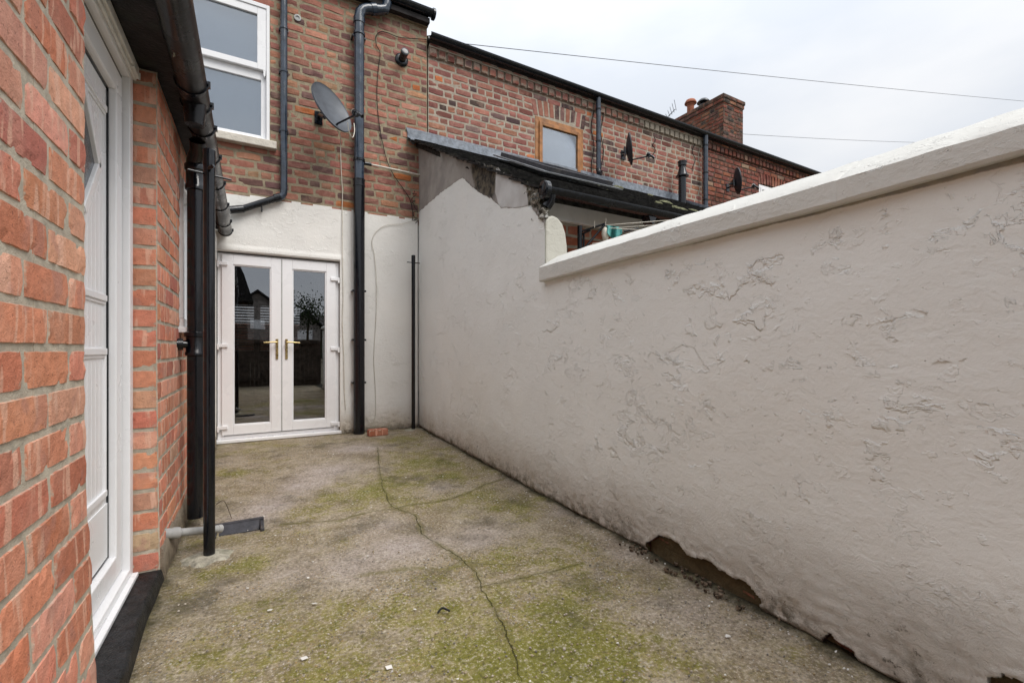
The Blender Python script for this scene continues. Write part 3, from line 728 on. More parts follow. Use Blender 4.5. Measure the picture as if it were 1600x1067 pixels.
# room seen through the glass
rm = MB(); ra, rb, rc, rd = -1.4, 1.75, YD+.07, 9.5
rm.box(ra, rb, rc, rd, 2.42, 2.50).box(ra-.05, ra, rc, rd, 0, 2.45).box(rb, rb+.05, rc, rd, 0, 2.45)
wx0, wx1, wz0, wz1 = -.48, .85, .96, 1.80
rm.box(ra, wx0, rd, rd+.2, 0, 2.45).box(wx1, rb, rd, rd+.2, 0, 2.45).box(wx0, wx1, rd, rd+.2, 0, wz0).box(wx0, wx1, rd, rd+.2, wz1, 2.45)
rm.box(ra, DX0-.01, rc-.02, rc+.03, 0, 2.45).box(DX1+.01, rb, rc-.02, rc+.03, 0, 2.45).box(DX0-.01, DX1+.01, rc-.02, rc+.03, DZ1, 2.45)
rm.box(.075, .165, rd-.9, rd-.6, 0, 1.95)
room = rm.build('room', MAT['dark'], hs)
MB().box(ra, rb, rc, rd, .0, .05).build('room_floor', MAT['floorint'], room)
bl = MB()
for i in range(7): bl.obox(((wx0+wx1)/2, rd-.05, 1.47+i*.049), ((wx1-wx0)/2, 0, 0), (0, .006, .013), (0, -.0008, .0006))
for i in range(10): bl.obox(((wx0+wx1)/2, rd-.05, .97+i*.049), ((wx1-wx0)/2, 0, 0), (0, .006, .013), (0, -.0008, .0006))
bl.build('slatted_blind', MAT['blind'], room)
# body and roof
shell = MB()
shell.box(-2.6, -2.5, YB+.10, 11.2, 0, 5.0).box(1.80, 1.89, YB+.10, 11.2, 0, 4.95)
shell.box(-2.6, ra-.05, 11.1, 11.2, 0, 5.0).box(ra-.05, 1.85, 11.1, 11.2, 2.5, 5.0).box(-2.6, 1.85, YB+.1, 11.1, 2.52, 2.6)
shell.build('side_walls', MAT['houserear'], hs)
rf = MB(); rf.prism([(5.30,5.00),(8.5,6.95),(11.4,5.00),(11.4,4.94),(5.30,4.94)], (-2.6,0,0), (0,1,0), (0,0,1), (4.5,0,0)); rf.build('roof', MAT['rooftile'], hs)
# upper sash window
wf = MB(); yw = YB+.045
wf.box(WX1-.030, WX1, yw-.05, yw+.06, WZ0, WZ1).box(WX0, WX0+.03, yw-.05, yw+.06, WZ0, WZ1).box(WX0+.03, WX1-.03, yw-.05, yw+.06, WZ1-.04, WZ1).box(WX0+.03, WX1-.03, yw-.048, yw+.06, WZ0, WZ0+.028)
wn = wf.build('sash_window', MAT['upvc'], hs, bevel=.003, label='white plastic sash window on the upper floor')
def frame(x0, x1, z0, z1, ya, yb, l, r, b, t):
    m = MB(); m.box(x0, x0+l, ya, yb, z0, z1); m.box(x1-r, x1, ya, yb, z0, z1); m.box(x0+l, x1-r, ya, yb, z0, z0+b); m.box(x0+l, x1-r, ya, yb, z1-t, z1); return m
us_ = frame(WX0+.03, WX1-.031, 3.89, WZ1-.041, yw-.040, yw-.002, .08, .082, .06, .075)
us_.prism([(0,0),(.026,0),(.022,-.055),(.012,-.07),(.004,-.055)], (WX1-.06, yw-.040, 3.89), (1,0,0), (0,0,1), (0,.036,0))
us_.build('upper_sash', MAT['upvc'], wn, bevel=.004)
frame(WX0+.03, WX1-.031, WZ0+.029, 3.90, yw+.002, yw+.04, .05, .047, .042, .10).build('lower_sash', MAT['upvc'], wn, bevel=.004)
MB().box(WX0+.1, WX1-.11, yw-.018, yw-.013, 3.94, WZ1-.1).box(WX0+.07, WX1-.07, yw+.022, yw+.027, WZ0+.06, 3.81).build('pane', MAT['glassw'], wn)
MB().box(WX0, WX1, yw+.075, yw+.085, WZ0, WZ1).build('net_curtain', MAT['curtain'], wn)
sl = MB(); N = 40
sl.box(WX0-.06, WX1+.062, YB-.075, YB+.06, 3.068, 3.148); sl.build('sill', MAT['sill'], wn, bevel=.008)
# french doors
FX0, FX1, FZ0, FZ1 = DX0+.012, DX1-.012, .055, 1.965
fr = frame(FX0, FX1, FZ0+.035, FZ1, YD-.012, YD+.05, .055, .055, .03, .028)
fd = fr.build('french_door', MAT['upvc'], hs, bevel=.003, label='white double doors with dark glass')
MB().box(FX0-.02, FX1+.02, YD-.075, YD+.03, FZ0-.0, FZ0+.033).build('threshold', MAT['upvc'], fd, bevel=.006)
mid = (FX0+FX1)/2
for (a, b) in ((FX0+.037, mid-.003), (mid+.003, FX1-.037)):
    g0, g1 = (a+.098, b-.098)
    m = MB(); z0, z1, gz0, gz1 = FZ0+.075, FZ1-.018, .225, 1.853
    m.box(a, g0, YD-.034, YD+.02, z0, z1).box(g1, b, YD-.034, YD+.02, z0, z1).box(g0, g1, YD-.034, YD+.02, z0, gz0).box(g0, g1, YD-.034, YD+.02, gz1, z1)
    m.build('door_leaf', MAT['upvc'], fd, bevel=.004)
    bd = MB()   # glazing bead, sloping in to the glass
    for (p, q, r_, s_) in ((g0, g0+.012, gz0, gz1), (g1-.012, g1, gz0, gz1), (g0+.012, g1-.012, gz0, gz0+.012), (g0+.012, g1-.012, gz1-.012, gz1)):
        bd.box(p, q, YD-.026, YD+.0, r_, s_)
    bd.build('glazing_bead', MAT['upvc'], fd, bevel=.004)
    MB().box(g0+.010, g1-.010, YD-.012, YD-.008, gz0+.01, gz1-.01).build('pane', MAT['glass'], fd)
MB().box(mid-.0045, mid+.0045, YD-.036, YD-.02, FZ0+.08, FZ1-.022).build('centre_strip', MAT['greypl'], fd)
for sx, hx in ((-1, mid-.045), (1, mid+.045)):
    h = MB(); zc = onY(435, 540, YD)[2]
    h.box(hx-.012, hx+.012, YD-.045, YD-.034, zc-.14, zc+.07)
    h.tube([(hx, YD-.045, zc+.035), (hx, YD-.09, zc+.035)], .010, 10)
    h.tube([(hx, YD-.088, zc+.035), (hx+(-.03 if sx < 0 else .03), YD-.092, zc+.036), (hx+(-.125 if sx < 0 else .125), YD-.090, zc+.030)], [.010, .009, .007], 10)
    h.tube([(hx, YD-.050, zc-.055), (hx, YD-.044, zc-.055)], .008, 10)
    h.build('door_handle', MAT['brass'], fd, smooth=40)
for x, px in ((FX0+.004, 350), (FX1-.004, 525)):
    s = 1 if px == 350 else -1
    for py in ((412, 540, 668) if s > 0 else (437, 545, 661)):
        zc = onY(px, py, YD-.03)[2]
        h = MB(); h.box(x, x+s*.085, YD-.052, YD-.030, zc-.016, zc+.018); h.box(x-s*.006, x+s*.012, YD-.060, YD-.022, zc-.040, zc+.018)
        h.build('hinge', MAT['upvc'], fd, bevel=.003)
# soil pipe
def xpipe(px, py, Y): return onY(px, py, Y)
sx, sy = 1.074, YB-.085
sp = MB(); zt = 4.72
sp.tube([(sx, sy, .05), (sx, sy, 2.84)], .061, 28)
spo = sp.build('soil_pipe', MAT['black'], hs, smooth=40, label='tall soil pipe, black below and blue grey above')
up = MB(); up.tube([(sx, sy, 2.84), (sx, sy, zt), (sx+.01, sy, zt+.06), (sx+.045, sy, zt+.105), (sx+.09, sy-.0, zt+.13), (sx+.24, sy, zt+.175), (sx+.29, sy, zt+.20), (sx+.31, sy, zt+.26), (sx+.31, sy, 5.6)], .055, 28)
up.build('upper_pipe', MAT['bluepipe'], spo, smooth=50)
for z in (2.865, 3.117, 4.53, 4.66, 4.80):
    cl = MB(); x = sx
    if z == 2.865: cl.lathe([(.056,-.05),(.066,-.045),(.066,-.03),(.062,-.028),(.062,.02),(.067,.024),(.067,.036),(.056,.04)], (sx, sy, z), 28)
    elif z == 4.80: cl.lathe([(.05,-.03),(.063,-.028),(.063,.028),(.05,.03)], (sx+.16, sy, zt+.152), 28, (.93,0,.35))
    elif z == 4.66: cl.lathe([(.05,-.035),(.063,-.03),(.063,.03),(.05,.035)], (sx, sy, z+.02), 28)
    else: cl.lathe([(.055,-.014),(.065,-.012),(.065,.012),(.055,.014)], (sx, sy, z), 28)
    cl.build('collar', MAT['blackpl'] if z < 4 else MAT['bluepipe'], spo, smooth=40)
for z in (.62, 1.1, 1.65, 4.50):
    for e in (-.066, .066): MB().tube([(sx+e, YB+.01, z), (sx+e, sy-.01, z)], .012, 8).build('bracket', MAT['black'], spo, smooth=40)
# thin grey downpipe
dx, dy = .318, YB-.055
dp = MB(); dp.tube([(dx, dy, 5.05), (dx, dy, 2.66), (dx-.004, dy, 2.62), (dx-.02, dy, 2.59), (dx-.05, dy, 2.575)], .034, 20)
dpo = dp.build('downpipe', MAT['bluepipe'], hs, smooth=50, label='slim blue grey downpipe beside the sash window')
el = MB(); el.tube([(dx-.05, dy, 2.575), (-.06, dy, 2.405)], .033, 20); el.tube([(-.05, dy, 2.409), (-.17, dy-.02, 2.372)], .038, 20)
el.lathe([(.03,-.03),(.041,-.03),(.041,.03),(.03,.03)], (dx-.06, dy, 2.571), 20, (-.83,0,-.36)); el.build('elbow', MAT['blackpl'], dpo, smooth=40)
for z in (3.28, 3.90, 4.35, 4.9): MB().lathe([(.034,-.011),(.041,-.01),(.041,.01),(.034,.011)], (dx, dy, z), 20).box(dx-.045, dx+.045, dy+.02, YB+.01, z-.012, z+.012).build('bracket', MAT['bluepipe'], dpo, smooth=40)
MB().tube([(.115, dy-.03, 2.42), (.115, YB, 2.42)], .008, 8).tube([(.115, dy, 2.40), (.115, dy, 2.50)], .006, 8).build('bracket', MAT['black'], dpo, smooth=40)
# gutters
def gutter(x0, x1, zt, yc, r=.056):
    m = MB(); pr = []
    for k in range(13): a = math.pi+math.pi*k/12; pr.append((r*math.cos(a), r*math.sin(a)))
    for k in range(12, -1, -1): a = math.pi+math.pi*k/12; pr.append(((r-.004)*math.cos(a), (r-.004)*math.sin(a)))
    m.prism(pr, (x0, yc, zt), (0,1,0), (0,0,1), (x1-x0, 0, 0)); return m
gu = gutter(-2.6, 1.955, 5.075, YB-.11, .062); gu.lathe([(.001,0),(.060,0),(.066,.004),(.066,.03),(.060,.034)], (1.925, YB-.11, 5.055), 20, (1,0,0))
guo = gu.build('gutter', MAT['blackpl'], hs, smooth=40)
MB().box(-2.6, 1.90, YB-.045, YB-.03, 5.017, 5.10).build('fascia', MAT['fascia'], hs)
# flue and vent on the wall
fl = MB(); fx, fy, fz_ = onY(628, 93, YB-.02)
fl.lathe([(.078,0),(.078,.012),(.066,.026),(.05,.03)], (fx, YB+.0, fz_), 28, (0,-1,0)); fl.tube([(fx, YB-.02, fz_), (fx, YB-.14, fz_+.02)], .042, 20)
fl.lathe([(.046,0),(.046,.03),(.03,.035)], (fx, YB-.12, fz_+.017), 20, (0,-1,.17)); fl.build('boiler_flue', MAT['blackpl'], hs, smooth=40)
vx = onY(465, 28, YB-.01); MB().lathe([(.035,0),(.035,.012),(.02,.013),(.02,.004)], (vx[0], YB, vx[2]), 16, (0,-1,0)).build('vent', MAT['greypl'], hs, smooth=40)
a = onY(575, 257, YB-.04); b = onY(651, 267, YB-.04)
ov = MB(); ov.tube([(a[0]+.02, YB-.05, a[2]), (XW(YB), YB-.05, a[2]-.01)], .011, 12); ovo = ov.build('overflow_pipe', MAT['cablew'], hs, smooth=40)
MB().tube([(a[0]-.05, YB-.05, a[2]), (a[0]+.035, YB-.05, a[2])], .02, 12).build('socket', MAT['black'], ovo, smooth=40)
# ------------------------------------------------------------------ NEIGHBOURS
n1 = thing('terrace_house', 'middle terraced house of pale jointed brick with golden brown window', 'house', (4.5, YB, 0))
NX0, NX1 = 1.915, 7.02; NZ = 4.60
wa = onY(836, 182, YB); wb = onY(911, 205, YB); NWX0, NWX1, NWZ1 = wa[0], wb[0], 4.265; NWZ0 = 3.46
bw = BW(PAL_NEXT, rough=1.3, proud=.003, joint=.0115)
ARH = .235
def arch(bw, x0, x1, z0, h, mp, rise=.05, n=None, proud=.004):
    n = n or int((x1-x0)/.086); cx = (x0+x1)/2; hw = (x1-x0)/2
    for i in range(n):
        a = x0+(x1-x0)*i/n; b = x0+(x1-x0)*(i+1)/n; c = (a+b)/2
        lift = rise*(1-((c-cx)/hw)**2); lean = (c-cx)/hw*.05
        def m2(u, z, w, lean=lean, z0=z0, lift=lift): return mp(u+lean*(z-z0)/h, z+lift, w)
        bw.brick(a+.005, b-.005, z0+.003, z0+h-.004, m2)
bw.wall(NX0, NX1, 2.0, NZ, bmap, holes=[(NWX0, NWX1, NWZ0, NWZ1), (NWX0-.03, NWX1+.03, NWZ1, NWZ1+ARH+.03)], anchor=2)
arch(bw, NWX0-.03, NWX1+.03, NWZ1-.005, ARH, bmap, .04)
bw.box(NWX0-.03, NWX1+.03, YB+.003, YB+.02, NWZ1+.0, NWZ1+ARH+.03)
def dentils(bw, x0, x1, z):
    bw.wall(x0, x1, z+.105, z+.175, lambda u, z_, q: (u, YB-q-.045, z_), bond='run', anchor=x0)
    x = x0
    while x < x1-.08:
        bw.brick(x+.006, x+.100, z+.002, z+.100, lambda u, z_, q: (u, YB-q-.036, z_))
        bw.box(x+.008, x+.098, YB-.034, YB+.01, z+.004, z+.098); x += .118
    bw.box(x0, x1, YB-.010, YB+.02, z+.001, z+.105); bw.box(x0, x1, YB-.043, YB+.02, z+.1, z+.17)
dentils(bw, NX0, NX1, NZ)
bw.box(NX0, NWX0, YB+.012, YB+.15, 2.0, NZ+.1); bw.box(NWX1, NX1, YB+.012, YB+.15, 2.0, NZ+.1); bw.box(NWX0, NWX1, YB+.012, YB+.15, 2.0, NWZ0); bw.box(NWX0, NWX1, YB+.022, YB+.15, NWZ1+.01, NZ+.1)
bw.done('wall', MAT['brick_next'], n1)
rf = MB(); rf.prism([(5.28,4.79),(8.5,6.55),(11.4,4.79),(11.4,4.70),(5.40,4.70)], (NX0,0,0), (0,1,0), (0,0,1), (NX1-NX0,0,0)); rf.build('roof', MAT['rooftile'], n1)
MB().box(NX0+.1, NX1, 10.9, 11.1, 0, 4.75).box(NX0+.02, NX0+.1, YB+.2, 10.9, 0, 4.75).build('rear_walls', MAT['houserear'], n1)
gutter(NX0-.02, NX1, 4.80, YB-.115, .055).build('gutter', MAT['blackpl'], n1, smooth=40)
# golden oak window
yw = YB+.03
wn = frame(NWX0, NWX1, NWZ0, NWZ1, yw-.035, yw+.05, .06, .06, .06, .06).build('window', MAT['oak'], n1, bevel=.004, label='golden brown framed window under a brick arch')
frame(NWX0+.061, NWX1-.061, NWZ0+.06, NWZ1-.061, yw-.055, yw+.02, .055, .055, .05, .055).build('sash', MAT['oak'], wn, bevel=.006)
MB().box(NWX0+.11, NWX1-.11, yw-.03, yw-.025, NWZ0+.1, NWZ1-.11).build('pane', MAT['glassw'], wn)
MB().box(NWX0+.02, NWX1-.02, yw+.06, yw+.07, NWZ0, NWZ1).build('net_curtain', MAT['whiteboard'], wn)
def downpipe(house, px, ztop, zbot, r, label):
    x = onY(px, 250, YB-.06)[0]
    m = MB(); m.tube([(x, YB-.105, ztop), (x, YB-.105, zbot)], r, 16)
    o = m.build('downpipe', MAT['bluepipe'], house, smooth=50, label=label)
    z = ztop-.18
    while z > zbot: MB().lathe([(r,-.012),(r+.007,-.011),(r+.007,.011),(r,.012)], (x, YB-.105, z), 16).build('collar', MAT['blackpl'], o, smooth=40); z -= .48
    return x, o
x, o = downpipe(n1, 932, 4.76, 3.68, .036, 'blue grey downpipe beside the brown window')
MB().tube([(x, YB-.105, 3.69), (x, YB-.115, 3.635), (x+.02, YB-.15, 3.62)], .04, 14).build('shoe', MAT['blackpl'], o, smooth=50)
n2 = thing('terrace_house', 'far terraced house of dark red brick under the chimney stack', 'house', (9, YB, 0))
FX_0, FX_1 = 7.02, 14.0
w2 = onY(1186, 289, YB); W2X0, W2X1, W2Z1, W2Z0 = w2[0], w2[0]+.95, w2[2]+.01, 3.2
bw = BW(PAL_FAR, rough=1.2, proud=.008)
bw.wall(FX_0+.002, FX_1, 2.4, NZ, bmap, holes=[(W2X0, W2X1, W2Z0, W2Z1), (W2X0-.03, W2X1+.03, W2Z1, W2Z1+.25)], anchor=7, bond='mix')
arch(bw, W2X0-.03, W2X1+.03, W2Z1, .22, bmap, .03)
dentils(bw, FX_0, FX_1, NZ)
bw.box(FX_0, W2X0, YB+.012, YB+.15, 2.4, NZ+.1); bw.box(W2X1, FX_1, YB+.012, YB+.15, 2.4, NZ+.1); bw.box(W2X0, W2X1, YB+.02, YB+.15, W2Z1+.01, NZ+.1)
bw.done('wall', MAT['brick_far'], n2)
rf = MB(); rf.prism([(5.28,4.79),(8.5,6.55),(11.4,4.79),(11.4,4.70),(5.40,4.70)], (FX_0,0,0), (0,1,0), (0,0,1), (FX_1-FX_0,0,0)); rfo = rf.build('roof', MAT['rooftile'], n2)
MB().box(FX_0, FX_1, 10.9, 11.1, 0, 4.75).box(FX_1-.2, FX_1-.001, YB+.2, 10.9, 0, 4.75).build('rear_walls', MAT['houserear'], n2)
gutter(FX_0+.001, FX_1, 4.80, YB-.115, .055).build('gutter', MAT['blackpl'], n2, smooth=40)
wn = frame(W2X0, W2X1, W2Z0, W2Z1, YB+.0, YB+.07, .05, .05, .05, .05).build('window', MAT['upvc'], n2, bevel=.004, label='white framed window mostly hidden by the wall coping')
frame(W2X0+.051, W2X0+.5, W2Z0+.05, W2Z1-.051, YB-.01, YB+.05, .04, .04, .04, .04).build('sash', MAT['upvc'], wn, bevel=.004)
MB().box(W2X0+.03, W2X1-.03, YB+.055, YB+.06, W2Z0+.03, W2Z1-.03).build('pane', MAT['glassw'], wn)
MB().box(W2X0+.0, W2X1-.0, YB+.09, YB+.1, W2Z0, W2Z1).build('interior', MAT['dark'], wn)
downpipe(n2, 1099, 4.76, 2.9, .042, 'blue grey downpipe at the joint between two brick houses')
# chimney
c0 = onY(1130, 147, 6.6); c1 = onY(1161, 160, 6.6); CXa, CXb, CZ = c0[0], c1[0], c0[2]; CYa, CYb = 6.6, 8.7
bw = BW(PAL_CHIM, rough=1.6, proud=.006)
bw.wall(CXa, CXb, 5.0, CZ-.17, lambda u, z, w: (u, CYa-w, z), anchor=CXa)
bw.wall(CYa, CYb, 5.0, CZ-.17, lambda u, z, w: (CXa-w, CYa+CYb-u, z), anchor=CYa)
for a, b, e in ((CZ-.17, CZ-.084, .02), (CZ-.084, CZ, .035)):
    bw.wall(CXa-e, CXb+e, a, b, lambda u, z, w, e=e: (u, CYa-w-e, z), bond='run'); bw.wall(CYa-e, CYb+e, a, b, lambda u, z, w, e=e: (CXa-w-e, CYa+CYb-u, z), bond='run')
    bw.box(CXa-e+.004, CXb+e, CYa-e+.004, CYb+e, a+.002, b-.002)
bw.box(CXa+.004, CXb, CYa+.004, CYb, 5.0, CZ-.165)
cho = bw.done('chimney', MAT['brick_chim'], rfo)
p = onY(1079, 180, 7.8); pot = MB(); pot.lathe([(.085,-.25),(.085,.22),(.10,.235),(.10,.26),(.145,.275),(.145,.30),(.11,.36),(.06,.38)], (p[0], 7.8, CZ+.16), 20); pot.build('chimney_pot', MAT['terracotta'], rfo, smooth=40)
p = onY(1099, 166, 7.35); pot = MB(); pot.lathe([(.09,-.30),(.09,.08),(.06,.09),(.06,.12),(.15,.125),(.15,.14),(.10,.20),(.02,.22)], (p[0], 7.35, CZ+.10), 20); pot.build('chimney_pot', MAT['blackpl'], rfo, smooth=40, label='black capped chimney pot')
# ------------------------------------------------------------------ LEAN-TO
lt = thing('lean_to', 'neighbouring lean-to outbuilding with mossy dark tiled roof', 'outbuilding', (4, 4, 0))
RX0, RX1, RYt, RYe, RZt, RZe = 1.70, 6.46, 5.40, 2.62, 3.52, 2.085
def rz(y): return RZe+(RZt-RZe)*(y-RYe)/(RYt-RYe)
rt = MB(); NR = 15; sl_ = Vector((0, RYt-RYe, RZt-RZe)).normalized(); nr_ = Vector((0, -sl_.z, sl_.y))
Ls = math.hypot(RYt-RYe, RZt-RZe)
for r_ in range(NR):
    s0 = Ls*r_/NR; x = RX0+(.0 if r_ % 2 else -.0); k = 0
    while x < RX1-.02:
        w = .27 if not (k == 0 and r_ % 2) else .135
        x2 = min(x+w, RX1); base = Vector(((x+x2)/2, RYe, RZe)) + sl_*(s0+Ls/NR*.58) + nr_*(.012+rr(-.002, .003))
        jx = rr(-.02, .01) if k == 0 else 0
        base.x += jx; tl = nr_*(.009); ay = (sl_ - nr_*.085).normalized()*(Ls/NR*.62)
        rt.obox(base + Vector((rr(-.001,.001),0,0)) - sl_*rr(0,.006), ((x2-x)/2-.002-jx*0, 0, rr(-.002,.002)), ay, nr_*.0075); x = x2; k += 1
rt.prism([(RYe+.02, rz(RYe+.02)-.02), (RYt, RZt-.02), (RYt, RZt-.07), (RYe+.02, rz(RYe+.02)-.07)], (RX0+.06,0,0), (0,1,0), (0,0,1), (RX1-RX0-.06,0,0))
rto = rt.build('roof', MAT['slate'], lt)
fls = MB(); N = 60
for i in range(N+1):
    x = RX0-.05+(RX1+.1-RX0+.05)*i/N; q = .010*mn.noise(Vector((x*3, 0, 0)))
    fls.v += [(x, YB-.010, 3.655+q*.5), (x, YB-.014, 3.655+q*.5), (x, YB-.020, 3.54+q*.3), (x, YB-.135, 3.475+q), (x, YB-.135, 3.465+q), (x, YB-.010, 3.52)]
for i in range(N):
    for k in range(6): k2 = (k+1) % 6; fls.f.append((i*6+k, i*6+k2, i*6+6+k2, i*6+6+k))
fls.prism([(0,0),(.05,-.15),(.09,-.19),(.13,-.15),(.17,-.09),(.20,0)], (RX0-.07, YB-.020, 3.650), (1,0,0), (0,0,1), (0,.012,0))
fls.build('lead_flashing', MAT['lead'], lt, smooth=40)
ms = MB()
for k in range(16):
    px = rr(930, 1040); X = onY(px, 300, 4.3)[0]+rr(-.6, .9); Y = rr(3.2, 5.1); r0 = rr(.02, .075)
    c = Vector((X, Y, rz(Y)+.02)); b = len(ms.v)
    for j in range(5):
        for i in range(10):
            t = math.pi*2*i/10; ph = math.pi*.5*j/4
            q = r0*(1+.5*mn.noise(Vector((X*9+math.cos(t)*2, Y*9+math.sin(t)*2, j))))
            pt = c + Vector((math.cos(t)*q*math.cos(ph)*1.5, 0, 0)) + sl_*(math.sin(t)*q*math.cos(ph)) + nr_*(r0*.45*math.sin(ph))
            ms.v.append(tuple(pt))
    for j in range(4):
        for i in range(10): i2 = (i+1) % 10; ms.f.append((b+j*10+i, b+j*10+i2, b+j*10+10+i2, b+j*10+10+i))
ms.build('moss', MAT['moss'], rto, smooth=60, kind='stuff')
# roof window frame
rw = MB(); a0 = Vector((2.92, 4.15, rz(4.15)+.085))
for dx_, dl, hx, hl in ((0,.50,.42,.03),(0,-.50,.42,.03),(-.39,0,.03,.50),(.39,0,.03,.50)):
    rw.obox(a0+Vector((dx_,0,0))+sl_*dl+nr_*.02, (hx,0,0), sl_*hl, nr_*.03)
rwo = rw.build('roof_window', MAT['gully'], lt, bevel=.004)
MB().obox(a0+nr_*.03, (.37,0,0), sl_*.47, nr_*.004).build('pane', MAT['glassw'], rwo)
MB().obox(a0+Vector((-.46,0,0))+nr_*.0, (.035,0,0), sl_*.56, nr_*.008).obox(a0+sl_*-.57, (.5,0,0), sl_*.05, nr_*.006).build('flashing', MAT['galv'], rwo)
# verge at the far end, gutter, boards, walls
MB().obox(Vector((RX1, (RYe+RYt)/2, (RZe+RZt)/2+.02)), (.02,0,0), sl_*(Ls/2), nr_*.05).obox(Vector((RX1+.10, (RYe+RYt)/2, (RZe+RZt)/2-.01)), (.035,0,0), sl_*(Ls/2), nr_*.02).build('verge', MAT['lead'], lt)
gx0 = onY(849, 300, RYe-.06)[0]
gu = gutter(gx0, RX1+.1, 2.085, RYe-.05, .05); gu.lathe([(.001,0),(.056,0),(.062,.004),(.062,.035),(.056,.04)], (gx0, RYe-.05, 2.072), 20, (1,0,0))
gu.tube([(gx0+.07, RYe-.05, 2.05), (gx0+.07, RYe-.04, 2.01), (gx0+.05, RYe-.02, 1.97)], .034, 14); guo = gu.build('gutter', MAT['blackpl'], lt, smooth=40)
for px in (1015, 1120):
    q = onY(px, 342, RYe-.02); MB().prism([(0,0),(.09,0),(.05,-.07),(.02,-.05)], (q[0]-.05, RYe-.06, 2.045), (1,0,0), (0,0,1), (0,.08,0)).build('bracket', MAT['blackpl'], guo)
MB().box(1.93, RX1, 2.86, 2.90, 1.985, 2.20).build('fascia_board', MAT['whiteboard'], lt, bevel=.003)
bw = BW([((.42,.13,.07),3), ((.36,.10,.06),2), ((.46,.17,.10),1)], proud=.004); bw.wall(1.93, RX1, 0, 1.985, lambda u, z, w: (u, 2.90-w, z), bond='run'); bw.box(1.93, RX1, 2.905, 3.0, 0, 2.15); bw.box(RX1-.2, RX1, 3.0, RYt-.02, 0, 2.1)
bw.done('wall', MAT['brick_next'], lt)
q = onY(1066, 280, 5.2)
vp = MB(); vp.lathe([(.062,-.8),(.062,.0),(.105,.005),(.105,.02),(.085,.03),(.055,.14),(.052,.18),(.068,.185),(.068,.235),(.075,.24),(.075,.26),(.06,.262)], (q[0], 5.2, onY(1066,277,5.2)[2]), 22)
vp.build('vent_pipe', MAT['blackpl'], lt, smooth=35, label='black vent pipe with conical cap on the far end of the roof')
# ------------------------------------------------------------------ LEFT: brick outhouse wing with its door
oh = thing('brick_outhouse', 'red brick back wing at the left edge with white panelled door', 'outbuilding', (-.38, 2, 0))
ZS = 2.18
PA, PB = 1.536, 2.45        # the two jambs
def bul(y, z, k=.032):
    return k*max(0, (.85-z)/.85)**1.5*max(0, min(1, (y+.5)/1.5))
def lmap(u, z, w): return (XL(u)+w+(bul(u, z) if u < 2 else .010*max(0,(.85-z)/.85)), u, z)
bw = BW(PAL_NEAR, fine=True, L=.232, joint=.0105, rough=.9, proud=.0012)
bw.wall(-.8, PA, -.03+.0, ZS, lmap, bond='run', anchor=PA-.0, step=.1)
bw.done('wall', MAT['brick_near'], oh)
bw = BW(PAL_NEAR, fine=True, L=.232, joint=.0105, rough=.9, proud=.0012)
WY0, WY1, WZa, WZb = 3.12, 3.95, 1.12, 1.95
bw.wall(PB, YB-.01, .0, ZS, lmap, bond='run', anchor=PB-.0, step=.1, holes=[(WY0, WY1, WZa, WZb)])
bw.wall(0, .10, .055, ZS, lambda u, z, w: (XL(PB)+.010*max(0,(.85-z)/.85)-.10+u+.004, PB-w, z), bond='run', anchor=.3)
bw.box(XL(PB)-.102, XL(PB)-.004, PB+.006, PB+.2, .05, ZS)
bw.box(XL(PA)-.102, XL(PA)-.006, PA-.30, PA-.006, -.03, ZS)
bw.done('wall', MAT['brick_near'], oh)
# body behind the facing bricks, with the doorway closed by the door
bd = MB(); bd.box(-3.0, XL(0)-.012, -.8, -.72, 0, ZS).box(-3.0, -2.9, -.72, YB, 0, ZS)
for (a, b) in ((-.72, PA-.01), (PB+.01, WY0), (WY1, YB)): bd.box(-.52, -.395, a, b, 0, ZS)
bd.box(-.52, -.395, WY0, WY1, 0, WZa).box(-.52, -.395, WY0, WY1, WZb, ZS)
bd.build('rear_walls', MAT['houserear'], oh)
rf = MB(); rf.prism([(-.285, ZS+.08), (-3.1, ZS+1.45), (-3.1, ZS+1.40), (-.285, ZS+.03)], (0, -.86, 0), (1,0,0), (0,0,1), (0, YB+.84, 0)); rf.prism([(-.29, ZS+.03), (-3.0, ZS+1.39), (-3.0, ZS)], (0,-.80,0), (1,0,0), (0,0,1), (0,.05,0)); rf.build('roof', MAT['slate'], oh)
def obl(x0, x1, y0, y1, z0, z1, mb):   # box following the slight skew of the wall line
    s = .015
    mb.prism([(x0+s*y0, y0), (x1+s*y0, y0), (x1+s*y1, y1), (x0+s*y1, y1)], (0,0,z0), (1,0,0), (0,1,0), (0,0,z1-z0)); return mb
so = MB(); obl(-.52, -.292, -.86, YB-.02, ZS+.001, ZS+.02, so); so.build('soffit', MAT['fascia'], oh)
fa = MB(); obl(-.292, -.268, -.87, YB-.02, ZS-.035, ZS+.13, fa); fa.build('fascia', MAT['fascia'], oh, bevel=.003)
lead = MB()
for k in range(26):
    y = 1.95+k*.018; lead.obox((-.272+.015*y+rr(-.004,.01), y, ZS-.045+rr(-.012,.006)), (rr(.006,.016),0,rr(-.004,.004)), (0,rr(.008,.016),0), (0,0,rr(.004,.010)))
lead.build('old_mortar_crumbs', MAT['footing'], fa_ := bpy.data.objects['fascia.001'] if 'fascia.001' in bpy.data.objects else oh, kind='stuff')
GX = lambda y: -.232+.006*y
gm_ = MB(); pr = []
r = .058
for k in range(13): a = math.pi+math.pi*k/12; pr.append((r*math.cos(a), r*math.sin(a)))
for k in range(12, -1, -1): a = math.pi+math.pi*k/12; pr.append(((r-.004)*math.cos(a), (r-.004)*math.sin(a)))
gm_.prism(pr, (GX(-.9), -.9, 2.175), (1,0,0), (0,0,1), (GX(5.32)-GX(-.9), 6.22, -.012))
guo = gm_.build('gutter', MAT['gutter'], oh, smooth=40)
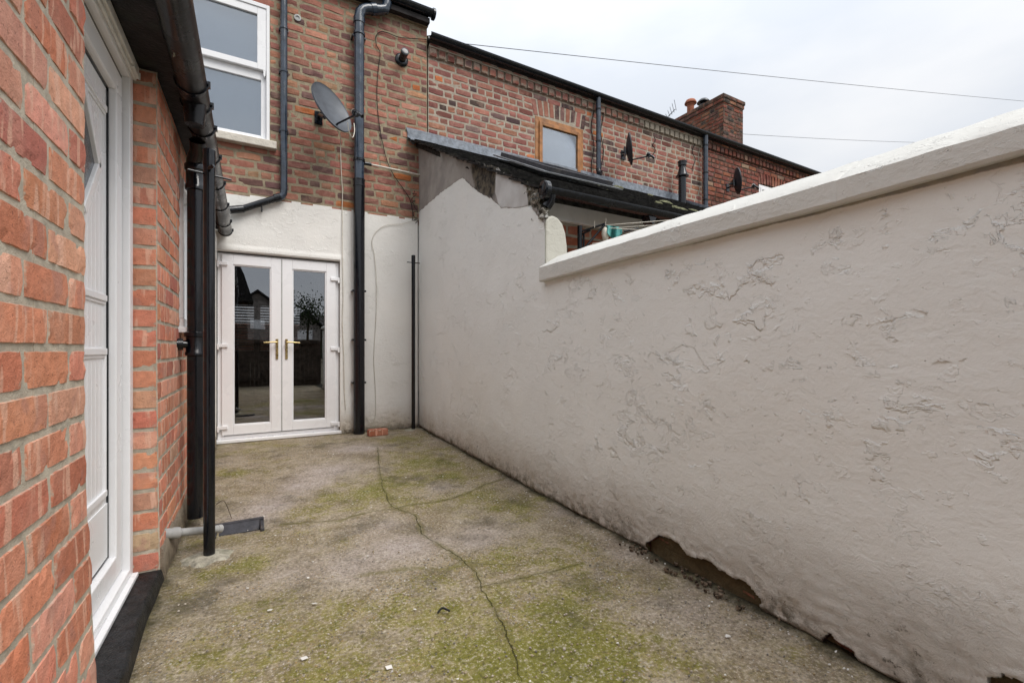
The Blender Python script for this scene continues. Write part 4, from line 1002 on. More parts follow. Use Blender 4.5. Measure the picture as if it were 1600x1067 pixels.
for y in (.6, 1.3, 2.42, 2.62, 2.88, 3.3, 3.8, 4.35, 4.9, 5.27):
    m = MB(); rr_ = .064; p1 = [(rr_*math.cos(math.pi+math.pi*k/12), rr_*math.sin(math.pi+math.pi*k/12)) for k in range(13)]; p2 = [(.058*math.cos(math.pi+math.pi*k/12), .058*math.sin(math.pi+math.pi*k/12)) for k in range(12, -1, -1)]
    m.prism(p1+p2, (GX(y), y, 2.175-.0019*(y+.9)), (1,0,0), (0,0,1), (0, .022, 0)); m.box(GX(y)+.056, GX(y)+.070, y, y+.022, 2.155, 2.18)
    m.build('joint_ring', MAT['blackpl'], guo, smooth=40)
m = MB(); m.lathe([(.03,0),(.046,0),(.044,-.04),(.04,-.07),(.038,-.10)], (GX(2.5), 2.56, 2.13), 18); m.build('outlet', MAT['gutter'], guo, smooth=40)
# cast iron downpipe
px_, py_ = -.258, 3.10
m = MB(); m.tube([(px_, py_, .06), (px_, py_, 1.93)], .0405, 24)
dpo = m.build('downpipe', MAT['black'], oh, smooth=50, label='fat black cast iron downpipe on the side of the brick wing')
m = MB(); m.lathe([(.041,-.09),(.050,-.085),(.050,-.06),(.046,-.055),(.046,.02),(.052,.025),(.054,.05),(.050,.055)], (px_, py_, 1.97), 22)
m.tube([(px_, py_, 1.98), (px_, py_, 2.02), (px_-.0, py_-.02, 2.05), (px_+.02, py_-.08, 2.08), (px_+.02, py_-.12, 2.12)], [.045,.045,.042,.040,.040], 18); m.build('hopper', MAT['black'], dpo, smooth=45)
for z in (1.035,):
    m = MB(); m.lathe([(.041,-.075),(.050,-.07),(.050,-.055),(.046,-.05),(.046,.03),(.053,.035),(.053,.055),(.047,.06)], (px_, py_, z), 24)
    m.tube([(px_, py_, z-.01), (XL(py_), py_-.02, z-.01)], .022, 10).tube([(XL(py_)+.02, py_-.03, z-.01), (XL(py_)-.01, py_-.035, z-.01)], .034, 10); m.build('collar', MAT['black'], dpo, smooth=45)
# side window beyond the downpipe
wn = MB(); xw = XL(3.5)
m = MB(); m.prism([(0,0),(1,0),(1,1),(0,1)], (xw-.06, WY0, WZa), (0,WY1-WY0,0), (0,0,.05), (.075,0,0)); m.box(xw-.06, xw+.012, WY0, WY1, WZb-.05, WZb).box(xw-.06, xw+.012, WY0, WY0+.05, WZa+.05, WZb-.05).box(xw-.06, xw+.012, WY1-.05, WY1, WZa+.05, WZb-.05).box(xw-.06, xw+.005, WY0+.39, WY0+.44, WZa+.05, WZb-.05)
m.box(xw-.06, xw+.055, WY0-.03, WY1+.03, WZa-.03, WZa)
wno = m.build('window', MAT['upvc'], oh, bevel=.003, label='white side window seen edge on behind the downpipe')
MB().box(xw-.03, xw-.025, WY0+.05, WY1-.05, WZa+.05, WZb-.05).build('pane', MAT['glassw'], wno)
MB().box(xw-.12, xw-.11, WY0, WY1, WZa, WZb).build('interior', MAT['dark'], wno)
m = MB(); q0 = 4.75; m.box(XL(5)-.01, XL(5)+.035, q0, 5.33, 1.86, 2.09); m.build('trim_box', MAT['upvc_cream'], oh, bevel=.004)
# plinth at the foot of the wall, and a dirt fillet
m = MB(); n = 60
for i in range(n+1):
    y = PB+.02+(YB-PB-.05)*i/n; q = .008*mn.noise(Vector((y*6, 0, 0)))
    m.v += [(XL(y)-.01, y, .16+q*2), (XL(y)+.020+q, y, .13+q*2), (XL(y)+.028+q, y, .0), (XL(y)-.01, y, .0)]
for i in range(n):
    for k in range(4): k2 = (k+1) % 4; m.f.append((i*4+k, i*4+4+k, i*4+4+k2, i*4+k2))
m.f.append((0,1,2,3)); pm = rendermat('damp_plinth_render', (.30,.25,.19), (), flake=.4, low=(0,.2), warm=(.2,.15,.1)); m.build('plinth', pm, oh, smooth=50)
# black painted step under the door
m = MB(); n = 70; y0s = -.6
prof = [(-.125, 0), (.004, 0), (.012, -.01), (.017, -.035), (.020, -.055), (.022, -.10)]
for i in range(n+1):
    y = y0s+(PB+.02-y0s)*i/n
    for k, (a, z) in enumerate(prof):
        q = .0025*mn.noise(Vector((y*9, k*.7, 0)))
        m.v.append((XL(y)+a+.004+q+bul(y, .05, .030 if y < 1.6 else .030*max(0, 1-(y-1.6)/.5)), y, .056+z+q))
for i in range(n):
    for k in range(5): m.f.append((i*6+k, i*6+k+1, i*6+7+k, i*6+6+k))
m.f.append(tuple(range(5,-1,-1))+()) ; m.build('door_step', MAT['tar'], oh, smooth=50)
# the door
DF = -.455
def dmap(y): return .015*y+DF+.0
def dbox(mb, d0, d1, y0, y1, z0, z1): return obl(DF+d0, DF+d1, y0, y1, z0, z1, mb)
D0, D1, DB, DT = PA-.005, PB-.008, .058, 2.172
m = MB(); dbox(m, -.09, 0, D1-.052, D1, DB, DT); dbox(m, -.09, 0, D0, D0+.052, DB, DT); dbox(m, -.09, 0, D0+.052, D1-.052, DT-.07, DT); dbox(m, -.09, 0, D0+.052, D1-.052, DB, DB+.045)
dbox(m, 0, .022, D0, D1-.02, DB, DB+.018)
dor = m.build('panel_door', MAT['upvc'], oh, bevel=.004, label='white panelled back door with diamond light, seen obliquely')
m = MB(); dbox(m, -.045, -.0265, D0+.05, D1-.050, DT-.080, DT-.068); dbox(m, -.045, -.0265, D1-.058, D1-.050, DB+.05, DT-.08); m.build('gasket', MAT['blackpl'], dor)
m = MB(); sy0, sy1, sz0, sz1 = D0+.058, D1-.058, DB+.052, DT-.082
for (a, b, c_, d_) in ((sy1-.078, sy1, sz0, sz1), (sy0, sy0+.078, sz0, sz1), (sy0+.078, sy1-.078, sz1-.085, sz1), (sy0+.078, sy1-.078, sz0, sz0+.085)): dbox(m, -.075, -.024, a, b, c_, d_)
lf = m.build('leaf_frame', MAT['upvc'], dor, bevel=.005)
m = MB(); a, b = sy0+.078, sy1-.078
dbox(m, -.056, -.048, b-.006, b, sz0+.085, sz1-.085); dbox(m, -.056, -.048, a, b-.006, sz1-.092, sz1-.085); dbox(m, -.056, -.048, a, b-.006, sz0+.085, sz0+.091); m.build('leaf_gasket', MAT['blackpl'], dor)
# slab with fine vertical grooves
m = MB(); N = 14
for i in range(N):
    p = a+.001+(b-a-.008)*i/N; q = a+.001+(b-a-.008)*(i+1)/N
    dbox(m, -.068, -.054, p+.0015, q-.0015, sz0+.091, sz1-.093)
dbox(m, -.070, -.0555, a, b-.007, sz0+.092, sz1-.094)
dbox(m, -.060, -.050, a+.0, b-.008, sz0+.092, sz0+.30)
m.build('door_slab', MAT['upvc'], dor, bevel=.001)
def mould(zz, w=.012, h=.010): 
    m_ = MB(); dbox(m_, -.054, -.054+h, a+.02, b-.035, zz-w, zz+w); dbox(m_, -.054, -.054+h*.5, a+.02, b-.035, zz-w*2, zz-w); return m_
for zz in (1.19, .99, .455, 1.905): mould(zz).build('moulding', MAT['upvc'], dor, bevel=.003)
m = MB(); dbox(m, -.056, -.046, b-.047, b-.035, .455, .99); m.build('moulding', MAT['upvc'], dor, bevel=.003)
yc, zc, hw, hh = (a+b)/2, 1.655, .172, .20
m = MB()
def quadbar(p, q, w, h0, h1):
    p = Vector((0, p[0], p[1])); q = Vector((0, q[0], q[1])); d = (q-p); L = d.length; d.normalize(); nn = Vector((0, -d.z, d.y))
    c = (p+q)/2; m.obox(Vector((DF+.015*c.y+(h0+h1)/2, c.y, c.z)), d*(L/2+w*.3), nn*w, Vector((1,0,0))*(h1-h0)/2)
cor = [(yc+hw, zc), (yc, zc+hh), (yc-hw, zc), (yc, zc-hh)]
for i in range(4): quadbar(cor[i], cor[(i+1) % 4], .017, -.056, -.036)
cor2 = [(yc+hw*1.22, zc), (yc, zc+hh*1.22), (yc-hw*1.22, zc), (yc, zc-hh*1.22)]
for i in range(4): quadbar(cor2[i], cor2[(i+1) % 4], .006, -.056, -.046)
m.build('diamond_moulding', MAT['upvc'], dor, bevel=.003)
m = MB(); m.prism([(yc+hw-.01, zc), (yc, zc+hh-.01), (yc-hw+.01, zc), (yc, zc-hh+.01)], (DF+.015*yc-.0535, 0, 0), (0,1,0), (0,0,1), (.006,0,0)); m.build('pane', simple('obscured_dark_glass', (.06,.07,.085), .12, .6, .3, 40, .001), dor)
m = MB(); m.obox((DF+.015*D1+.012, D1-.055, DT-.035), (.010,0,0), (0,.05,0), (0,0,.012)); m.tube([(DF+.04, D1-.02, DT-.045), (DF+.058, D1-.004, DT-.045), (DF+.058, D1-.004, DT-.02)], .004, 8); m.build('vent_catch', MAT['upvc_cream'], dor, smooth=40)
m = MB(); dbox(m, .0, .020, D0, D1, DT-.035, DT+.005); dbox(m, 0, .012, D0, D1, DT-.055, DT-.035); m.build('head_trim', MAT['upvc_cream'], dor, bevel=.004)
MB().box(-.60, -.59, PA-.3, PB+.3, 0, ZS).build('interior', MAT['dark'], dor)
# waste pipe
w0 = onY(257, 831, 2.62); wp = MB(); zA, zB_ = .152, .072
A_ = Vector((XL(2.64)-.02, 2.62, zA)); B_ = Vector((-.125, 2.80, zB_))
wp.tube([A_, B_], .0185, 18); wpo = wp.build('waste_pipe', MAT['greypl'], oh, smooth=50)
dv = (B_-A_).normalized(); m = MB(); m.lathe([(.019,0),(.024,.0),(.024,.04),(.027,.05),(.027,.07),(.02,.078)], A_+dv*.02, 18, dv); m.build('socket', MAT['greypl'], wpo, smooth=40); m = MB(); m.lathe([(.019,0),(.0205,0),(.0205,.02),(.015,.022)], B_-dv*.02, 18, dv); m.build('socket', MAT['greypl'], wpo, smooth=40)
# ------------------------------------------------------------------ DRAIN GULLY
dg = thing('drain_gully', 'dark plastic drain gully let into the concrete beside the downpipe', 'drain', (-.04, 2.97, 0))
m = MB(); x0, x1, y0, y1 = -.17, .075, 2.87, 3.05
m.box(x0, x1, y1-.03, y1, -.14, .022).box(x1-.02, x1, y0, y1-.03, -.14, .012).box(x0, x0+.02, y0, y1-.03, -.14, .012).box(x0+.02, x1-.02, y0, y0+.012, -.14, -.006).box(x0+.02, x1-.02, y0+.012, y1-.03, -.14, -.12)
m.prism([(y0+.085, -.02), (y1-.03, .018), (y1-.03, -.02)], (x0+.02, 0, 0), (0,1,0), (0,0,1), (x1-x0-.04, 0, 0))
m.build('surround', MAT['gully'], dg, bevel=.004)
m = MB()
for i in range(11): m.box(x0+.035+i*.0175, x0+.043+i*.0175, y0+.012, y0+.084, -.030, -.018)
for y in (y0+.022, y0+.046, y0+.072): m.box(x0+.02, x1-.02, y, y+.008, -.030, -.0195)
m.build('grate', MAT['blackpl'], dg)
# ------------------------------------------------------------------ WASHING LINE POSTS
def post(name, label, x, y, zb, zt, r, rod, grp, hook=False):
    t = thing(name, label, 'post', (x, y, zb), grp)
    MB().tube([(x, y, zb-.02), (x, y, zt)], r, 22).lathe([(r+.0015,0),(r+.0015,.075),(r*.8,.08)], (x, y, zt-.075), 22).build('pole', MAT['black'], t, smooth=45)
    MB().tube(rod, .0055, 8).build('crossbar', MAT['black'], t, smooth=45)
    if hook: MB().tube([(x, y, zt-.095), (x+.004, y-.045, zt-.098), (x+.022, y-.06, zt-.09)], .008, 8).build('hook', MAT['black'], t, smooth=45)
    m = MB(); n = 26; 
    for k in range(n):
        a = 2*math.pi*k/n; q = 1+.35*mn.noise(Vector((math.cos(a)*2+x, math.sin(a)*2, 0)))
        for rad, z in ((.0, .012), (.035, .012), (.075, .006), (.11, -.012)): m.v.append((x+math.cos(a)*rad*q*(1.25), y+math.sin(a)*rad*q, zb+z+(.002*mn.noise(Vector((a, rad*30, 0))))))
    for k in range(n):
        k2 = (k+1) % n
        for j in range(3): m.f.append((k*4+j, k*4+j+1, k2*4+j+1, k2*4+j))
    m.build('footing', MAT['footing'], t, smooth=60)
P_ = onG(327, 869)
post('washing_line_post', 'black metal washing line post nearest the camera, in front of the downpipe', P_[0], P_[1], P_[2], 1.955, .0245, [(-.249, P_[1]-.02, 1.84), (-.0754, P_[1]+.035, 1.84)], 'washing line posts', True)
P_ = onG(645, 671)
post('washing_line_post', 'thin black washing line post in the far right corner of the yard', P_[0], P_[1]-.02, P_[2], onY(645, 400, P_[1])[2], .022, [(P_[0]-.075, P_[1]-.02, onY(645, 411, P_[1])[2]), (P_[0]+.08, P_[1]-.02, onY(645, 411, P_[1])[2])], 'washing line posts')
# ------------------------------------------------------------------ LOOSE BRICK
bx, by, bz = onG(592, 681)
t = BW([((.40,.13,.08),1)], fine=True, proud=0)
for mp in (lambda u, z, w: (bx-.105+u, by-w, bz+z), ): t.wall(0, .21, 0, .068, mp, bond='none') if False else t.brick(0, .21, 0, .068, mp)
t.brick(0, .21, 0, .10, lambda u, z, w: (bx-.105+u, by+z, bz+.068+w)); t.brick(0, .10, 0, .068, lambda u, z, w: (bx+.105+w, by+u, bz+z)); t.brick(0, .10, 0, .068, lambda u, z, w: (bx-.105-w, by+.10-u, bz+z))
t.box(bx-.097, bx+.097, by+.008, by+.094, bz-.01, bz+.060)
o = t.done('loose_brick', MAT['brick_near'], None); o['label'] = 'single red brick lying on the ground beside the soil pipe'; o['category'] = 'brick'
# ------------------------------------------------------------------ SATELLITE DISHES
def dish(label, px, py, Y, w, h, mat, matb, bracket_to, rotz=None, grp='satellite dishes'):
    c = Vector(onY(px, py, Y)); N = Vector((.77, -.62, .10)).normalized()
    if rotz is not None: N = Vector(rotz).normalized()
    t = thing('satellite_dish', label, 'dish', c, grp)
    X_ = Vector((0,0,1)).cross(N).normalized(); Z_ = N.cross(X_).normalized()
    m = MB(); nr, na = 9, 48
    def pt(rn, a, back=0):
        x = math.cos(a)*w/2*rn; y = math.sin(a)*h/2*rn
        d = .055*(rn**2)-.055
        return c + X_*x + Z_*y + N*(d - back)
    for back in (0, .008):
        b = len(m.v); m.v.append(tuple(pt(0, 0, back)))
        for i in range(1, nr+1):
            for k in range(na): m.v.append(tuple(pt(i/nr, 2*math.pi*k/na, back)))
        for k in range(na):
            k2 = (k+1) % na
            m.f.append((b, b+1+k, b+1+k2) if not back else (b, b+1+k2, b+1+k))
            for i in range(nr-1):
                q = b+1+i*na; f = (q+k, q+na+k, q+na+k2, q+k2); m.f.append(f if not back else f[::-1])
    n0 = 1+(nr-1)*na; n1_ = len(m.v)//2+1+(nr-1)*na
    rim = len(m.v)
    for k in range(na):
        for e, bk in ((1.015, -.004), (1.015, .012)): m.v.append(tuple(pt(e, 2*math.pi*k/na, bk)))
    for k in range(na):
        k2 = (k+1) % na; m.f += [(n0+k, rim+2*k, rim+2*k2, n0+k2), (rim+2*k, rim+2*k+1, rim+2*k2+1, rim+2*k2), (rim+2*k+1, n1_+k, n1_+k2, rim+2*k2+1)]
    m.build('reflector', mat, t, smooth=50)
    foot = c - Z_*(h*.36) + N*(-.02); Nh = Vector((N.x, N.y, 0)).normalized(); tip = foot + Nh*.27 + Vector((0,0,.045))
    m = MB(); m.tube([foot - N*.03, foot + N*.02, tip], .010, 10); m.build('arm', matb, t, smooth=50)
    m = MB(); d = (c + Z_*.02 - tip).normalized(); m.lathe([(.014,-.05),(.016,-.02),(.03,-.01),(.03,.02),(.026,.03)], tip + Z_*.02, 16, d); m.tube([tip - Z_*.02, tip + Z_*.03], .02, 10)
    m.tube([tip + Z_*.02 - d*.05, tip + Z_*.0 - d*.09], .018, 10); rcv = m.build('receiver', matb, t, smooth=50)
    m = MB(); m.lathe([(.03,0),(.028,.004)], tip + Z_*.02 + d*.03, 16, d); m.build('receiver_cap', MAT['cablew'], rcv)
    wv = Vector((bracket_to[0], YB, bracket_to[1])); k1 = c - N*.065
    m = MB(); m.obox(c - N*.085 - Z_*.03, X_*.05, Z_*.06, N*.012); m.tube([k1 - Z_*.03, k1 - N*.07 - Z_*.03, Vector((wv.x, YB-.10, wv.z)), Vector((wv.x, YB-.01, wv.z))], .017, 10); m.box(wv.x-.04, wv.x+.04, YB-.018, YB-.002, wv.z-.07, wv.z+.07)
    m.build('wall_bracket', matb, t, smooth=40)
    return t, tip
tdi, tip = dish('grey satellite dish on the mottled brick beside the tall soil pipe', 519, 168, 5.02, .46, .56, MAT['dish'], MAT['blackpl'], (.66, 3.52), (.50,-.74,.40))
dish('dark satellite dish turned edge on between the two thin downpipes', 985, 233, 5.02, .36, .46, MAT['dishb'], MAT['blackpl'], (onY(973, 240, YB)[0], onY(973, 243, YB)[2]))
dish('small black satellite dish showing its back, right of the last downpipe', 1153, 283, 5.02, .36, .45, MAT['dishb'], MAT['blackpl'], (onY(1136, 292, YB)[0], onY(1136, 294, YB)[2]))
# ------------------------------------------------------------------ CABLES
def smoothpts(P, n=6):
    P = [Vector(p) for p in P]; out = []
    for i in range(len(P)-1):
        p0 = P[max(i-1, 0)]; p1 = P[i]; p2 = P[i+1]; p3 = P[min(i+2, len(P)-1)]
        for k in range(n):
            t = k/n; out.append(.5*((2*p1)+(-p0+p2)*t+(2*p0-5*p1+4*p2-p3)*t*t+(-p0+3*p1-3*p2+p3)*t**3))
    return out+[P[-1]]
def cable(name, label, pts, r, m, cat='cable', grp=None, n=6):
    o = MB().tube(smoothpts(pts, n), r, 6).build(name, m, None, smooth=60); o['label'] = label; o['category'] = cat
    if grp: o['group'] = grp
    return o
cw = [onY(x, y, YB-.014) for x, y in ((533,205),(531,222),(534,245),(535,300))]
cw = [tuple(tip), tuple(Vector(tip)+Vector((.02,-.01,-.09))), tuple(Vector(tip)+Vector((-.05,.05,-.06)))]
pts = [onY(543, 192, 4.83), onY(546, 208, 4.85), onY(551, 215, 4.88), onY(554, 205, 4.95), onY(553, 193, 5.0)]
cable('coaxial_cable', 'short white cable looping under the receiver of the grey dish', pts, .0045, MAT['cablew'])
pts = [onY(x, y, YB-.016-(.35 if y < 212 else (.15 if y < 220 else 0))) for x, y in ((527,204),(532,214),(532,228),(533,262),(535,300),(534.5,330))] + [onY(x, y, YB-.024) for x, y in ((535,345),(535,400),(536,460),(535,505),(537,560),(538,610),(540,640))]
cable('coaxial_cable', 'long white cable running down the wall beside the french doors', pts, .0042, MAT['cablew'])
pts = [onY(x, y, YB-.014) for x, y in ((673,63),(650,61),(625,59),(606,52),(596,50),(588,56),(588,70),(594,84),(591,110),(589,150),(592,190),(598,225),(606,255),(616,275),(630,295),(641,313),(645,335),(644,345))]
cable('telephone_cable', 'thin black cable hanging down the brickwork right of the soil pipe', pts, .0040, MAT['cabled'])
pts = [onY(x, y, YB-.022) for x, y in ((644,345),(628,350),(604,352),(588,362),(581,378),(585,400),(588,440),(588,480),(586,520),(584,560),(586,600),(587,640),(585,655),(578,660),(572,652))]
cable('telephone_cable', 'pale cable tacked down the cream render right of the soil pipe', pts, .0032, MAT['cablew'])
random.seed(11)
pts = [onY(648+rr(-5,5), 298+i*2.6+rr(-3,3), YB-.02-rr(0,.03)) for i in range(20)]
cable('cable_tangle', 'knotted black cables in the corner above the cream render', pts, .0035, MAT['cabled'], n=4)
for px, a, b, lb in ((926, 152, 268, 'black cable left of the downpipe beside the brown window'), (941, 160, 275, 'black cable right of the downpipe beside the brown window'), (1084, 215, 268, 'looping black cable left of the far thin downpipe'), (1022, 215, 245, 'thin cable hanging beside the edge-on dish')):
    pts = [onY(px+2.2*math.sin(i*1.3), a+(b-a)*i/9, YB-.014) for i in range(10)]
    cable('wall_cable', lb, pts, .006, MAT['cabled'])
def wire(label, p0, p1, sag, r):
    p0, p1 = Vector(p0), Vector(p1); pts = [p0.lerp(p1, i/30)+Vector((0,0,-sag*4*(i/30)*(1-i/30))) for i in range(31)]
    o = MB().tube(pts, r, 6).build('overhead_wire', MAT['wire'], None, smooth=60); o['label'] = label; o['category'] = 'wire'; o['group'] = 'overhead telephone wires'
d = ray(1600, 153); e0 = onY(673, 63, YB-.03); far = Vector((d[0]*13, d[1]*13, EYE+d[2]*13)); e1 = Vector(e0)+(far-Vector(e0))*1.9
wire('telephone wire crossing the sky from the end of the roof gutter', e0, e1, .10, .0042)
d0 = ray(1120, 207); d1 = ray(1600, 224)
wire('fainter overhead wire passing behind the brick chimney stack', (d0[0]*17, d0[1]*17, EYE+d0[2]*17), (d1[0]*26, d1[1]*26, EYE+d1[2]*26), .15, .007)
# ------------------------------------------------------------------ AERIAL
p = onY(1041, 190, 7.2); ae = thing('roof_aerial', 'small bent television aerial standing above the gutter left of the chimney', 'aerial', (p[0], 7.2, 5.8))
MB().tube([(p[0], 7.2, 5.75), (p[0], 7.2, p[2]+.10)], .015, 8).build('mast', MAT['galv'], ae, smooth=50)
m = MB(); b0 = Vector((p[0]-.05, 7.2, p[2]+.02)); b1 = Vector((p[0]+.06, 7.0, p[2]+.20)); m.tube([b0-(b1-b0)*.5, b1], .010, 6)
for i in range(6):
    c = b0.lerp(b1, i/5); m.tube([c-Vector((.15,.1,.03-.03*i)), c+Vector((.15,.1,.06))], .005, 5)
m.build('elements', MAT['galv'], ae)
# ------------------------------------------------------------------ CLOTHES AIRER behind the wall
q = onY(906, 370, 2.72); ax_, ay_ = q[0], q[1]
ca = thing('rotary_airer', 'black rotary clothes airer with teal peg net behind the garden wall', 'clothes airer', (ax_, ay_, 0))
zt = onY(906, 353, ay_)[2]; MB().tube([(ax_, ay_, -.05), (ax_, ay_, zt)], .019, 12).build('pole', MAT['blackpl'], ca, smooth=50)
def bar(pa, pb, Ya, Yb, r): return [onY(pa[0], pa[1], Ya), onY(pb[0], pb[1], Yb)], r
for pa, pb, Ya, Yb in (((908,362),(945,350),2.72,2.62),((910,366),(922,360),2.72,2.66),((945,351),(915,386),2.62,2.66),((912,366),(912,390),2.74,2.74),((975,362),(998,357),2.55,2.5)):
    MB().tube([onY(*pa, Ya), onY(*pb, Yb)], .008, 8).build('arm', MAT['blackpl'], ca, smooth=50)
for pa, pb, Ya, Yb in (((946,352),(1062,343),2.6,2.3),((966,356),(1062,349),2.6,2.3),((925,381),(1040,366),2.6,2.3),((946,356),(1010,360),2.6,2.4),((947,341),(946,352),2.62,2.62),((929,345),(929,356),2.64,2.64)):
    MB().tube([onY(*pa, Ya), onY(*pb, Yb)], .0028, 6).build('line', MAT['cablew'], ca, smooth=50)
m = MB(); g = []
for i in range(14):
    for j in range(8):
        t = j/7; x = 947+i*1.9; y = 352+t*(10+10*math.sin(i/13*math.pi))+ (i*.25)
        g.append(onY(x, y, 2.60-.05*math.sin(i*.9)-.02*t))
m.v = g
for i in range(13):
    for j in range(7): m.f.append((i*8+j, i*8+j+1, i*8+9+j, i*8+8+j))
o = m.build('peg_net', MAT['teal'], ca, smooth=80); sm = o.modifiers.new('thick', 'SOLIDIFY'); sm.thickness = .003
m = MB(); q = onY(946, 366, 2.58); m.lathe([(.01,.05),(.026,.03),(.028,0),(.02,-.04),(.005,-.05)], q, 14); m.build('peg_bag', MAT['cablew'], ca, smooth=60)
# ------------------------------------------------------------------ paint chips, twigs
random.seed(5)
def chips(seq, name, label, mat, smin, smax, kind=None, cat='debris'):
    m = MB()
    for (X, Y) in seq:
        s = rr(smin, smax); n = random.choice((4,5,6)); b = len(m.v); a0 = rr(0, 6); z = gz(X, Y)+.007+.009*mn.noise(Vector((X*1.3, Y*1.3, 0))); tx, ty = rr(-.2,.2), rr(-.2,.2)
        for lay in (0, .0022):
            for k in range(n):
                a = a0+2*math.pi*k/n; q = s*rr(.6, 1.2); dx_, dy_ = math.cos(a)*q, math.sin(a)*q*.7
                m.v.append((X+dx_, Y+dy_, z+lay+dx_*tx+dy_*ty))
        m.f.append(tuple(b+k for k in range(n-1,-1,-1))); m.f.append(tuple(b+n+k for k in range(n)))
        for k in range(n): k2 = (k+1) % n; m.f.append((b+k, b+k2, b+n+k2, b+n+k))
    o = m.build(name, mat); o['label'] = label; o['category'] = cat
    if kind: o['kind'] = kind
seq = []
for k in range(150):
    Y = rr(.5, 5.0); seq.append((XW(Y)-abs(random.gauss(.05, .09))-.02, Y))
for k in range(120): seq.append((rr(-.2, 1.6), rr(.6, 4.8)))
chips(seq, 'paint_chips', 'small white flakes of masonry paint scattered over the concrete', MAT['flake'], .0018, .006, 'stuff')
for i, (px, py, s) in enumerate(((491,946,.012),(475,1031,.014),(608,1046,.013),(422,956,.011),(648,955,.007),(1137,996,.013),(1318,1016,.012),(1306,1022,.008))):
    lab = ['white paint flake left of centre on the near concrete','white paint flake at the lower left on the gravelly concrete','pair-sized white flake at the bottom centre of the concrete','pale flake beside the gravelly patch on the left','tiny white flake near the dark twig','narrow pale flake in the right foreground','white flake beside the foot of the grey wall, larger one','white flake beside the foot of the grey wall, smaller one'][i]
    g_ = onG(px, py); chips([(g_[0], g_[1])], 'paint_flake', lab, MAT['flake'], s*.8, s)
g0, g1_ = onG(684, 962), onG(703, 960)
m = MB(); m.tube(smoothpts([(g0[0], g0[1], .012), ((g0[0]+g1_[0])/2, g0[1]+.008, .020), (g1_[0], g1_[1], .014)]), [.004]*13, 6); o = m.build('twig', MAT['cabled'], None, smooth=60); o['label'] = 'short dark curled twig lying on the concrete in the foreground'; o['category'] = 'twig'
pp = [onG(337, 793), onG(350, 797), onG(362, 811)]; m = MB(); m.tube(smoothpts([(pp[0][0], pp[0][1], .03), (pp[1][0], pp[1][1], .07), (pp[2][0], pp[2][1], .015)]), [.0018]*13, 5); o = m.build('grass_stalk', MAT['barkd'], None, smooth=60); o['label'] = 'thin dry stalk arching over the drain gully'; o['category'] = 'stalk'
# loose small stones (foreground aggregate standing proud)
random.seed(9); m = MB()
for k in range(1500):
    Y = .55+abs(random.gauss(0, 1.0)); X = rr(-.30, 1.55)
    if Y > 4.5: continue
    s = rr(.0014, .0048)*(1.4 if rnd() < .08 else 1); z = gz(X, Y)+.0045+.009*mn.noise(Vector((X*1.3, Y*1.3, 0)))+.004*mn.noise(Vector((X*6, Y*6, 2))); b = len(m.v); a0 = rr(0, 6)
    for zz, q in ((-.4, 1.0), (.35, .85)):
        for j in range(6): a = a0+j*math.pi/3; m.v.append((X+math.cos(a)*s*q*rr(.75,1.2), Y+math.sin(a)*s*q*rr(.75,1.2)*.8, z+zz*s))
    m.v.append((X, Y, z+s*.6)); m.f += [(b+j, b+(j+1)%6, b+6+(j+1)%6, b+6+j) for j in range(6)] + [(b+6+j, b+6+(j+1)%6, b+12) for j in range(6)]
sm_ = M('loose_gravel', .85, .2); ob_ = sm_.vor(45, 'F1', 'Color'); sc_ = sm_.sep(ob_, 0)
sm_.fin(sm_.mix(sm_.mr(sm_.sep(ob_, 1), .5, .6), sm_.mix(sm_.mr(sc_, 0, 1), (.14,.13,.115), (.48,.42,.35)), sm_.mix(sc_, (.26,.20,.11), (.38,.32,.25))))
o = m.build('loose_gravel', sm_.m, None, smooth=30, kind='stuff', label='small loose stones bedded in the worn concrete', category='gravel')
# ------------------------------------------------------------------ behind the camera (mirrored in the door glass)
rfn = thing('rear_fence', 'brown boarded back fence with a braced gate, mirrored in the door glass', 'fence', (.6, -3, 0))
m = MB(); x = -.8
while x < 1.7: m.box(x, x+.098, -3.02, -3.0, 0, 1.22); x += .102
m.build('boards', MAT['timber'], rfn)
m = MB(); m.box(-.8, 1.7, -3.0, -2.95, 1.14, 1.24).box(-.8, 1.7, -3.0, -2.95, .15, .24); m.obox((.75, -2.975, .68), (.45, 0, .42), (0,.02,0), (-.03,0,.03)); m.build('rails', MAT['timber'], rfn)
def rhouse(label, x0, x1, y, eav, apex, gable=True, dark=False):
    t = thing('distant_house', label, 'house', ((x0+x1)/2, y, 0))
    mx = (x0+x1)/2
    if gable:
        MB().prism([(x0,0),(x1,0),(x1,eav),(mx,apex),(x0,eav)], (0,y,0), (1,0,0), (0,0,1), (0,-8,0)).build('walls', MAT['houserear'], t)
        r_ = MB(); 
        for s, xe in ((1, x0), (-1, x1)): r_.prism([(mx,apex+.05),(mx,apex+.3),(xe-s*.4,eav+.05),(xe-s*.4,eav-.2)], (0,y+.4,0), (1,0,0), (0,0,1), (0,-8.8,0))
        r_.build('roof', MAT['rooftile'], t); w = MB()
        w.box(mx-.7, mx+.7, y+.0, y+.05, eav*.62, eav*.62+1.0); w.build('window', MAT['upvc'], t)
    else:
        MB().box(x0, x1, y-8, y, 0, eav).build('walls', MAT['timber'], t); MB().prism([(0.3,eav),(-4,apex),(-8.3,eav)], (x0-.3,y,0), (0,1,0), (0,0,1), (x1-x0+.6,0,0)).build('roof', MAT['rooftile'], t)
rhouse('pale gabled house mirrored in the left door glass', -1.6, 3.4, -45, 5.0, 7.0)
rhouse('small pale gabled house mirrored in the right door glass', 3.6, 6.6, -42, 3.3, 4.9)
rhouse('long dark roofed building mirrored in the right door glass', 6.8, 15, -44, 3.6, 5.0, False)
